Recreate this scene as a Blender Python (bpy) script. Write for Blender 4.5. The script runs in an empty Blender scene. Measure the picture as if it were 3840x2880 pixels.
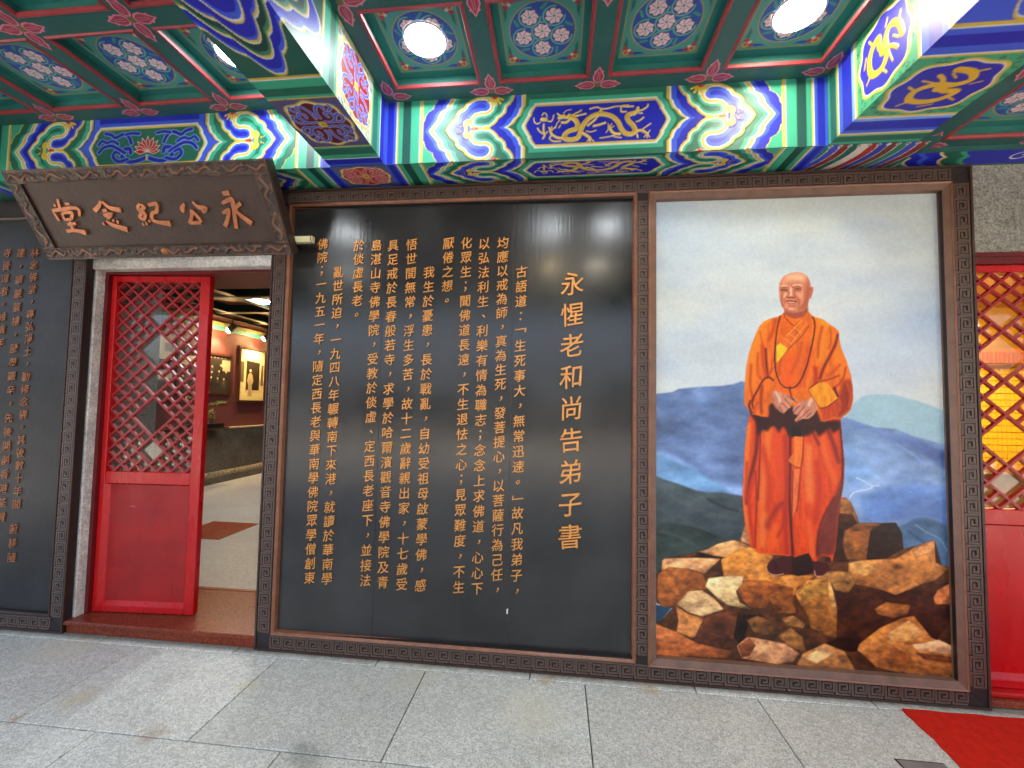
import bpy, math, random
import numpy as np
from mathutils import Vector
random.seed(7); RNG = np.random.default_rng(11)
S = bpy.context.scene
COL = S.collection
R = math.radians

# ------------------------------------------------------------------ camera
cam = bpy.data.cameras.new('camera'); co = bpy.data.objects.new('camera', cam); COL.objects.link(co)
cam.sensor_width = 36.0; cam.lens = 1601.2168/3840*36; cam.clip_end = 300; cam.clip_start = .05
YAW, PIT, ROL = .1048, .0492, .0171
_cy, _sy, _cp, _sp = math.cos(YAW), math.sin(YAW), math.cos(PIT), math.sin(PIT)
_f = Vector((-_sy*_cp, _cy*_cp, _sp)); _r = Vector((_cy, _sy, 0)); _u = _r.cross(_f)
_r2 = math.cos(ROL)*_r + math.sin(ROL)*_u; _u2 = -math.sin(ROL)*_r + math.cos(ROL)*_u
from mathutils import Matrix
co.matrix_world = Matrix(((_r2.x, _u2.x, -_f.x, 0), (_r2.y, _u2.y, -_f.y, -2.4747), (_r2.z, _u2.z, -_f.z, 1.5), (0, 0, 0, 1)))
S.camera = co
# ------------------------------------------------------------------ world, sun, exposure
SKY = .11; LAMP = 10.5; EXPO = 3.3
w = bpy.data.worlds.new('World'); S.world = w; w.use_nodes = True
nt = w.node_tree; bg = nt.nodes['Background']; sk = nt.nodes.new('ShaderNodeTexSky')
sk.sky_type = 'NISHITA'; sk.sun_disc = False; sk.sun_elevation = R(38); sk.sun_rotation = R(20)
sk.air_density = .6; sk.dust_density = 7.0; sk.ozone_density = .4
nt.links.new(sk.outputs[0], bg.inputs[0]); bg.inputs[1].default_value = SKY
sl = bpy.data.lights.new('sun', 'SUN'); sl.energy = 1.0; sl.angle = R(12); sl.color = (1, .96, .9)
so = bpy.data.objects.new('sun', sl); COL.objects.link(so); so.rotation_euler = (R(-52), 0, R(20)*-1)
S.view_settings.view_transform = 'Standard'; S.view_settings.look = 'None'
S.view_settings.exposure = EXPO; S.view_settings.gamma = 1
S.view_settings.use_curve_mapping = False
S.view_settings.use_white_balance = True; S.view_settings.white_balance_temperature = 7300; S.view_settings.white_balance_tint = 10
S.cycles.use_denoising = True
S.cycles.max_bounces = 7; S.cycles.diffuse_bounces = 4; S.cycles.sample_clamp_indirect = 6

# ------------------------------------------------------------------ helpers
def lin(c):
    c = np.asarray(c, dtype=np.float64)/255.0
    return np.where(c <= .04045, c/12.92, ((c+.055)/1.055)**2.4)
def mat(name, c, rough=.5, metal=0., var=0., vscale=8., bump=0., bscale=40., spec=.5, c2=None, coat=0.):
    m = bpy.data.materials.new(name); m.use_nodes = True; n = m.node_tree; b = n.nodes['Principled BSDF']
    cl = tuple(float(x) for x in lin(c))+(1,)
    b.inputs['Base Color'].default_value = cl; b.inputs['Roughness'].default_value = rough; b.inputs['Metallic'].default_value = metal
    b.inputs['Specular IOR Level'].default_value = spec; b.inputs['Coat Weight'].default_value = coat
    tc = n.nodes.new('ShaderNodeTexCoord')
    if var or c2:
        nz = n.nodes.new('ShaderNodeTexNoise'); nz.inputs['Scale'].default_value = vscale; nz.inputs['Detail'].default_value = 6; nz.inputs['Roughness'].default_value = .65
        n.links.new(tc.outputs['Object'], nz.inputs['Vector'])
        rp = n.nodes.new('ShaderNodeValToRGB'); rp.color_ramp.elements[0].position = .32; rp.color_ramp.elements[1].position = .68
        a = cl if not c2 else cl
        bcol = tuple(float(x) for x in lin(c2))+(1,) if c2 else tuple(min(1, x*(1+var)) for x in cl[:3])+(1,)
        acol = a if c2 else tuple(x*(1-var) for x in cl[:3])+(1,)
        rp.color_ramp.elements[0].color = acol; rp.color_ramp.elements[1].color = bcol
        n.links.new(nz.outputs['Fac'], rp.inputs[0]); n.links.new(rp.outputs[0], b.inputs['Base Color'])
    if bump:
        nb = n.nodes.new('ShaderNodeTexNoise'); nb.inputs['Scale'].default_value = bscale; nb.inputs['Detail'].default_value = 4
        n.links.new(tc.outputs['Object'], nb.inputs['Vector'])
        bp_ = n.nodes.new('ShaderNodeBump'); bp_.inputs['Strength'].default_value = bump; bp_.inputs['Distance'].default_value = .01
        n.links.new(nb.outputs['Fac'], bp_.inputs['Height']); n.links.new(bp_.outputs[0], b.inputs['Normal'])
    return m
def uneven(m, lo, hi, sc):
    """patchy sheen, as hand-brushed lacquer has"""
    n = m.node_tree; tc = n.nodes.new('ShaderNodeTexCoord'); mp = n.nodes.new('ShaderNodeMapping'); mp.inputs['Scale'].default_value = (1, 1, .25)
    nz = n.nodes.new('ShaderNodeTexNoise'); nz.inputs['Scale'].default_value = sc; nz.inputs['Detail'].default_value = 7; mr = n.nodes.new('ShaderNodeMapRange')
    mr.inputs[1].default_value = .3; mr.inputs[2].default_value = .7; mr.inputs[3].default_value = lo; mr.inputs[4].default_value = hi
    n.links.new(tc.outputs['Object'], mp.inputs[0]); n.links.new(mp.outputs[0], nz.inputs['Vector']); n.links.new(nz.outputs['Fac'], mr.inputs[0]); n.links.new(mr.outputs[0], n.nodes['Principled BSDF'].inputs['Roughness'])
def emis(name, c, s):
    m = bpy.data.materials.new(name); m.use_nodes = True; n = m.node_tree; b = n.nodes['Principled BSDF']
    b.inputs['Base Color'].default_value = (.8, .8, .8, 1)
    b.inputs['Emission Color'].default_value = tuple(float(x) for x in lin(c))+(1,); b.inputs['Emission Strength'].default_value = s
    return m
def paintmat(name, rough=.45, spec=.4, bump=.05, bscale=120):
    m = mat(name, (128, 128, 128), rough, spec=spec, bump=bump, bscale=bscale); n = m.node_tree
    a = n.nodes.new('ShaderNodeAttribute'); a.attribute_name = 'Col'
    n.links.new(a.outputs['Color'], n.nodes['Principled BSDF'].inputs['Base Color'])
    return m
ORG = {}
def tag(o, label=None, cat=None, group=None, kind=None):
    if label: o['label'] = label
    if cat: o['category'] = cat
    if group: o['group'] = group
    if kind: o['kind'] = kind
    return o
def empty(name, loc=(0, 0, 0), label=None, cat=None, group=None, kind=None):
    o = bpy.data.objects.new(name, None); COL.objects.link(o); o.location = loc; o.empty_display_size = .1
    ORG[o.name] = Vector(loc); return tag(o, label, cat, group, kind)
def link(name, me, parent=None, loc=None, rot=None):
    o = bpy.data.objects.new(name, me); COL.objects.link(o)
    if parent is not None:
        o.parent = parent
        if loc is not None: o.location = Vector(loc)-ORG[parent.name]
    elif loc is not None: o.location = loc
    if rot: o.rotation_euler = rot
    ORG[o.name] = Vector(loc) if loc is not None else (ORG[parent.name].copy() if parent is not None else Vector((0, 0, 0)))
    return o
class MB:
    def __init__(s): s.v = []; s.f = []; s.mi = []
    def poly(s, pts, mi=0):
        k = len(s.v); s.v += [tuple(p) for p in pts]; s.f.append(tuple(range(k, k+len(pts)))); s.mi.append(mi); return s
    def box(s, a, b, mi=0):
        x0, y0, z0 = min(a[0], b[0]), min(a[1], b[1]), min(a[2], b[2]); x1, y1, z1 = max(a[0], b[0]), max(a[1], b[1]), max(a[2], b[2])
        k = len(s.v); s.v += [(x0, y0, z0), (x1, y0, z0), (x1, y1, z0), (x0, y1, z0), (x0, y0, z1), (x1, y0, z1), (x1, y1, z1), (x0, y1, z1)]
        for q in ((0, 3, 2, 1), (4, 5, 6, 7), (0, 1, 5, 4), (1, 2, 6, 5), (2, 3, 7, 6), (3, 0, 4, 7)): s.f.append(tuple(k+i for i in q)); s.mi.append(mi)
        return s
    def cbox(s, a, b, c, mi=0):
        """box with chamfered edges on its front (-y) and top"""
        x0, y0, z0 = a; x1, y1, z1 = b
        pts = [(x0, z0), (x1, z0), (x1, z1), (x0, z1)]; ins = [(x0+c, z0+c), (x1-c, z0+c), (x1-c, z1-c), (x0+c, z1-c)]
        k = len(s.v); s.v += [(x, y1, z) for x, z in pts]+[(x, y0+c, z) for x, z in pts]+[(x, y0, z) for x, z in ins]
        s.f.append((k+3, k+2, k+1, k)); s.f.append((k+8, k+9, k+10, k+11)); s.mi += [mi, mi]
        for i in range(4):
            j = (i+1) % 4
            s.f.append((k+i, k+j, k+4+j, k+4+i)); s.f.append((k+4+i, k+4+j, k+8+j, k+8+i)); s.mi += [mi, mi]
        return s
    def tube(s, pts, r, n=8, mi=0, cap=True):
        pts = [Vector(p) for p in pts]; rs = r if isinstance(r, (list, tuple)) else [r]*len(pts); k0 = len(s.v)
        for i, p in enumerate(pts):
            t = (pts[min(i+1, len(pts)-1)]-pts[max(i-1, 0)]).normalized()
            a = t.orthogonal().normalized() if i == 0 else (pa-t*pa.dot(t)).normalized(); pa = a; b = t.cross(a)
            for j in range(n):
                an = 2*math.pi*j/n; s.v.append(tuple(p+(a*math.cos(an)+b*math.sin(an))*rs[i]))
        for i in range(len(pts)-1):
            for j in range(n):
                a0 = k0+i*n+j; a1 = k0+i*n+(j+1) % n; s.f.append((a0, a1, a1+n, a0+n)); s.mi.append(mi)
        if cap:
            s.f.append(tuple(k0+n-1-j for j in range(n))); s.f.append(tuple(k0+(len(pts)-1)*n+j for j in range(n))); s.mi += [mi, mi]
        return s
    def lathe(s, c, prof, n=32, mi=0):
        k = len(s.v)
        for r, z in prof:
            for j in range(n):
                a = 2*math.pi*j/n; s.v.append((c[0]+r*math.cos(a), c[1]+r*math.sin(a), c[2]+z))
        for i in range(len(prof)-1):
            for j in range(n):
                a0 = k+i*n+j; a1 = k+i*n+(j+1) % n; s.f.append((a0, a1, a1+n, a0+n)); s.mi.append(mi)
        return s
    def ribbon(s, path, w, y0, y1, mi=0, ws=None):
        """flat strip in the x,z plane with thickness: top face at y0 (front), base at y1"""
        n = len(path); L = []; Rr = []
        for i in range(n):
            p = Vector(path[i]); d1 = (Vector(path[i])-Vector(path[i-1])).normalized() if i else None
            d2 = (Vector(path[i+1])-Vector(path[i])).normalized() if i < n-1 else None
            ww = (ws[i] if ws else w)/2
            if d1 is None: nn = Vector((-d2.y, d2.x)); k = 1
            elif d2 is None: nn = Vector((-d1.y, d1.x)); k = 1
            else:
                nn = Vector((-(d1+d2).y, (d1+d2).x))
                if nn.length < 1e-6: nn = Vector((-d1.y, d1.x))
                nn.normalize(); k = 1/max(.6, abs(nn.dot(Vector((-d1.y, d1.x)))))
            L.append(p+nn*ww*k); Rr.append(p-nn*ww*k)
        k0 = len(s.v)
        for i in range(n): s.v += [(L[i].x, y0, L[i].y), (Rr[i].x, y0, Rr[i].y), (L[i].x, y1, L[i].y), (Rr[i].x, y1, Rr[i].y)]
        for i in range(n-1):
            a = k0+4*i; b = a+4
            s.f += [(a, a+1, b+1, b), (a, b, b+2, a+2), (a+1, a+3, b+3, b+1)]; s.mi += [mi]*3
        a = k0; b = k0+4*(n-1); s.f += [(a, a+2, a+3, a+1), (b, b+1, b+3, b+2)]; s.mi += [mi]*2
        return s
    def mesh(s, name, mats, o=(0, 0, 0), smooth=False):
        me = bpy.data.meshes.new(name); me.from_pydata([(x-o[0], y-o[1], z-o[2]) for x, y, z in s.v], [], s.f)
        for m in (mats if isinstance(mats, (list, tuple)) else [mats]): me.materials.append(m)
        me.polygons.foreach_set('material_index', s.mi)
        if smooth: me.polygons.foreach_set('use_smooth', [True]*len(s.f))
        me.update(); return me
    def build(s, name, mats, parent=None, loc=None, smooth=False, **k):
        """vertices are world coordinates"""
        o = Vector(loc) if loc is not None else (ORG[parent.name] if parent is not None else Vector((0, 0, 0)))
        return tag(link(name, s.mesh(name, mats, o, smooth), parent, loc), **k)

# ------------------------------------------------------------------ painter: colour fields on fine vertex grids
def blur(a, s):
    if s < .35: return a
    r = max(1, int(s*2.6)); k = np.exp(-np.arange(-r, r+1)**2/(2*s*s)); k /= k.sum()
    p = np.pad(a, ((r, r), (0, 0)), mode='edge'); a = sum(k[i]*p[i:i+a.shape[0]] for i in range(2*r+1))
    p = np.pad(a, ((0, 0), (r, r)), mode='edge'); return sum(k[i]*p[:, i:i+a.shape[1]] for i in range(2*r+1))
def inside(px, py, poly):
    m = np.zeros(px.shape, bool); n = len(poly)
    for i in range(n):
        x0, y0 = poly[i]; x1, y1 = poly[(i+1) % n]
        if y0 == y1: continue
        c = ((y0 > py) != (y1 > py)) & (px < (x1-x0)*(py-y0)/(y1-y0)+x0); m ^= c
    return m
def seg_dist(px, py, path, ws=None):
    d = np.full(px.shape, 1e9)
    for i in range(len(path)-1):
        x0, y0 = path[i][:2]; x1, y1 = path[i+1][:2]; dx, dy = x1-x0, y1-y0; L = dx*dx+dy*dy or 1e-9
        t = np.clip(((px-x0)*dx+(py-y0)*dy)/L, 0, 1); e = np.hypot(px-x0-t*dx, py-y0-t*dy)
        if ws: e = e-(ws[i]+(ws[i+1]-ws[i])*t)
        d = np.minimum(d, e)
    return d
def fbm(shape, cell, octv=4, seed=0, asp=1.0):
    g = np.random.default_rng(seed); out = np.zeros(shape); amp = 1; tot = 0
    for o in range(octv):
        cy_, cx_ = max(2, int(shape[0]/cell)+2), max(2, int(shape[1]/(cell*asp))+2)
        a = g.random((cy_+1, cx_+1)); y = np.linspace(0, cy_-1.001, shape[0]); x = np.linspace(0, cx_-1.001, shape[1])
        yi, xi = y.astype(int), x.astype(int); fy, fx = (y-yi)[:, None], (x-xi)[None, :]; fy = fy*fy*(3-2*fy); fx = fx*fx*(3-2*fx)
        v = (a[yi][:, xi]*(1-fx)+a[yi][:, xi+1]*fx)*(1-fy)+(a[yi+1][:, xi]*(1-fx)+a[yi+1][:, xi+1]*fx)*fy
        out += amp*v; tot += amp; amp *= .55; cell = max(1.2, cell/2)
    return out/tot
def smooth(path, n=4):
    P_ = [tuple(p) for p in path]
    if len(P_) < 3: return P_
    P_ = [P_[0]]+P_+[P_[-1]]; out = []
    for i in range(1, len(P_)-2):
        a, b, c, d = P_[i-1:i+3]
        for j in range(n):
            t = j/n; out.append(tuple(.5*(2*b[k]+(c[k]-a[k])*t+(2*a[k]-5*b[k]+4*c[k]-d[k])*t*t+(3*b[k]-a[k]-3*c[k]+d[k])*t**3) for k in range(len(b))))
    return out+[P_[-1]]
class Paint:
    """w x h millimetres, step in mm; rows run upwards"""
    def __init__(s, w_, h_, step, base, x0=0, y0=0):
        s.st = step; s.nx = int(w_/step)+1; s.ny = int(h_/step)+1; s.x0, s.y0 = x0, y0; s.w, s.h = w_, h_
        s.X, s.Y = np.meshgrid(np.linspace(x0, x0+w_, s.nx), np.linspace(y0, y0+h_, s.ny))
        s.clip = None; s.c = np.ones((s.ny, s.nx, 3))*np.array(base, float); s.H = np.zeros((s.ny, s.nx))
    def win(s, pts, pad):
        xs = [p[0] for p in pts]; ys = [p[1] for p in pts]
        i0 = max(0, int((min(xs)-pad-s.x0)/s.st)); i1 = min(s.nx, int((max(xs)+pad-s.x0)/s.st)+2)
        j0 = max(0, int((min(ys)-pad-s.y0)/s.st)); j1 = min(s.ny, int((max(ys)+pad-s.y0)/s.st)+2)
        return (slice(j0, j1), slice(i0, i1)) if i1 > i0 and j1 > j0 else None
    def put(s, w_, m, c, tex=0, seed=0):
        c = np.array(c, float)
        if s.clip is not None: m = m*s.clip[w_]
        if tex:
            sh = m.shape
            if tex == 1: k = 1+.10*(fbm(sh, 22, 4, seed, 2)-.5)[..., None]; cc = c*k
            elif tex == 2: cc = c*(1+.62*(fbm(sh, 30, 6, seed, 1.7)-.5)[..., None])+np.array([26, 26, 20])*(fbm(sh, 9, 4, seed+1, 2)-.5)[..., None]
            elif tex == 3:
                k = fbm(sh, 16, 5, seed, 1.5); k2 = fbm(sh, 6, 4, seed+5, 1.4); rid = 1-np.abs(2*fbm(sh, 12, 4, seed+9, 2)-1)
                e = blur(m.astype(float), 2.6); yy = np.linspace(-.5, .5, sh[0])[:, None]; xx = np.linspace(.5, -.5, sh[1])[None, :]
                k = np.clip((k-.5)*1.7+.5, 0, 1)
                cc = c*(.70+.46*k+.42*(k2-.5)+.30*(rid-.75))[..., None]*(.66+.34*np.clip(e*1.2, 0, 1))[..., None]*(1+.30*yy+.14*xx)[..., None]
                cc = cc+np.array([22, 6, -10])*(k2-.5)[..., None]*1.6
            else: cc = c*(1+.30*(fbm(sh, 22, 4, seed, .22)-.5)+.10*(fbm(sh, 3, 2, seed+3)-.5))[..., None]
        else: cc = c
        v = s.c[w_]; v[...] = v*(1-m[..., None])+cc*m[..., None]
    def fill(s, poly, c, bl=0, tex=0, seed=0, hgt=0):
        w_ = s.win(poly, bl*3+s.st*3)
        if not w_: return
        X, Y = s.X[w_], s.Y[w_]; q = s.st/3; m = 0
        for a in (-q, 0, q):
            for b in (-q, 0, q): m = m+inside(X+a, Y+b, poly)
        m = blur(m/9., bl/s.st); s.put(w_, m, c, tex, seed)
        if hgt: s.H[w_] = np.maximum(s.H[w_], m*hgt)
    def line(s, path, c, wd, bl=0, hgt=0):
        w_ = s.win(path, wd+bl*3+s.st*2)
        if not w_: return
        d = seg_dist(s.X[w_], s.Y[w_], path); m = np.clip((wd/2-d)/max(s.st, .1)+.5, 0, 1)
        if wd < s.st: m = m*wd/s.st*1.4
        m = blur(np.clip(m, 0, 1), bl/s.st*.8); s.put(w_, m, c)
        if hgt: s.H[w_] = np.maximum(s.H[w_], hgt*np.sqrt(np.clip(1-(d/(wd/2+.1))**2, 0, 1)))
    def disc(s, x, y, r, c, bl=0, hgt=0):
        s.line([(x, y), (x+.01, y)], c, 2*r, bl, hgt)
    def grid(s, name, m, o, U, V, N, parent=None, relief=1.0, sx=1., sy=1.):
        """o = world position of (x0,y0); U,V unit vectors along x,y; N outward normal"""
        o = np.array(o, float); U = np.array(U, float); V = np.array(V, float); N = np.array(N, float)
        P_ = o+((s.X-s.x0)*sx/1000)[..., None]*U+((s.Y-s.y0)*sy/1000)[..., None]*V+(s.H*relief/1000)[..., None]*N
        ref = ORG[parent.name] if parent is not None else Vector((0, 0, 0)); P_ = P_-np.array(ref)
        me = bpy.data.meshes.new(name); nx, ny = s.nx, s.ny; nv = nx*ny
        me.vertices.add(nv); me.vertices.foreach_set('co', P_.reshape(-1).astype(np.float32))
        a = (np.arange(ny-1)[:, None]*nx+np.arange(nx-1)[None, :]).reshape(-1)
        q = np.stack([a, a+1, a+nx+1, a+nx], 1)
        if np.dot(np.cross(U, V), N) < 0: q = q[:, ::-1]
        nf = len(q); me.loops.add(nf*4); me.loops.foreach_set('vertex_index', q.reshape(-1).astype(np.int32))
        me.polygons.add(nf); me.polygons.foreach_set('loop_start', (np.arange(nf)*4).astype(np.int32))
        me.update(calc_edges=True); me.polygons.foreach_set('use_smooth', np.ones(nf, bool))
        ca = me.color_attributes.new('Col', 'FLOAT_COLOR', 'POINT')
        col = np.ones((nv, 4), np.float32); col[:, :3] = lin(np.clip(s.c, 0, 255)).reshape(-1, 3)
        ca.data.foreach_set('color', col.reshape(-1)); me.materials.append(m); me.update()
        return link(name, me, parent)

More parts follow.
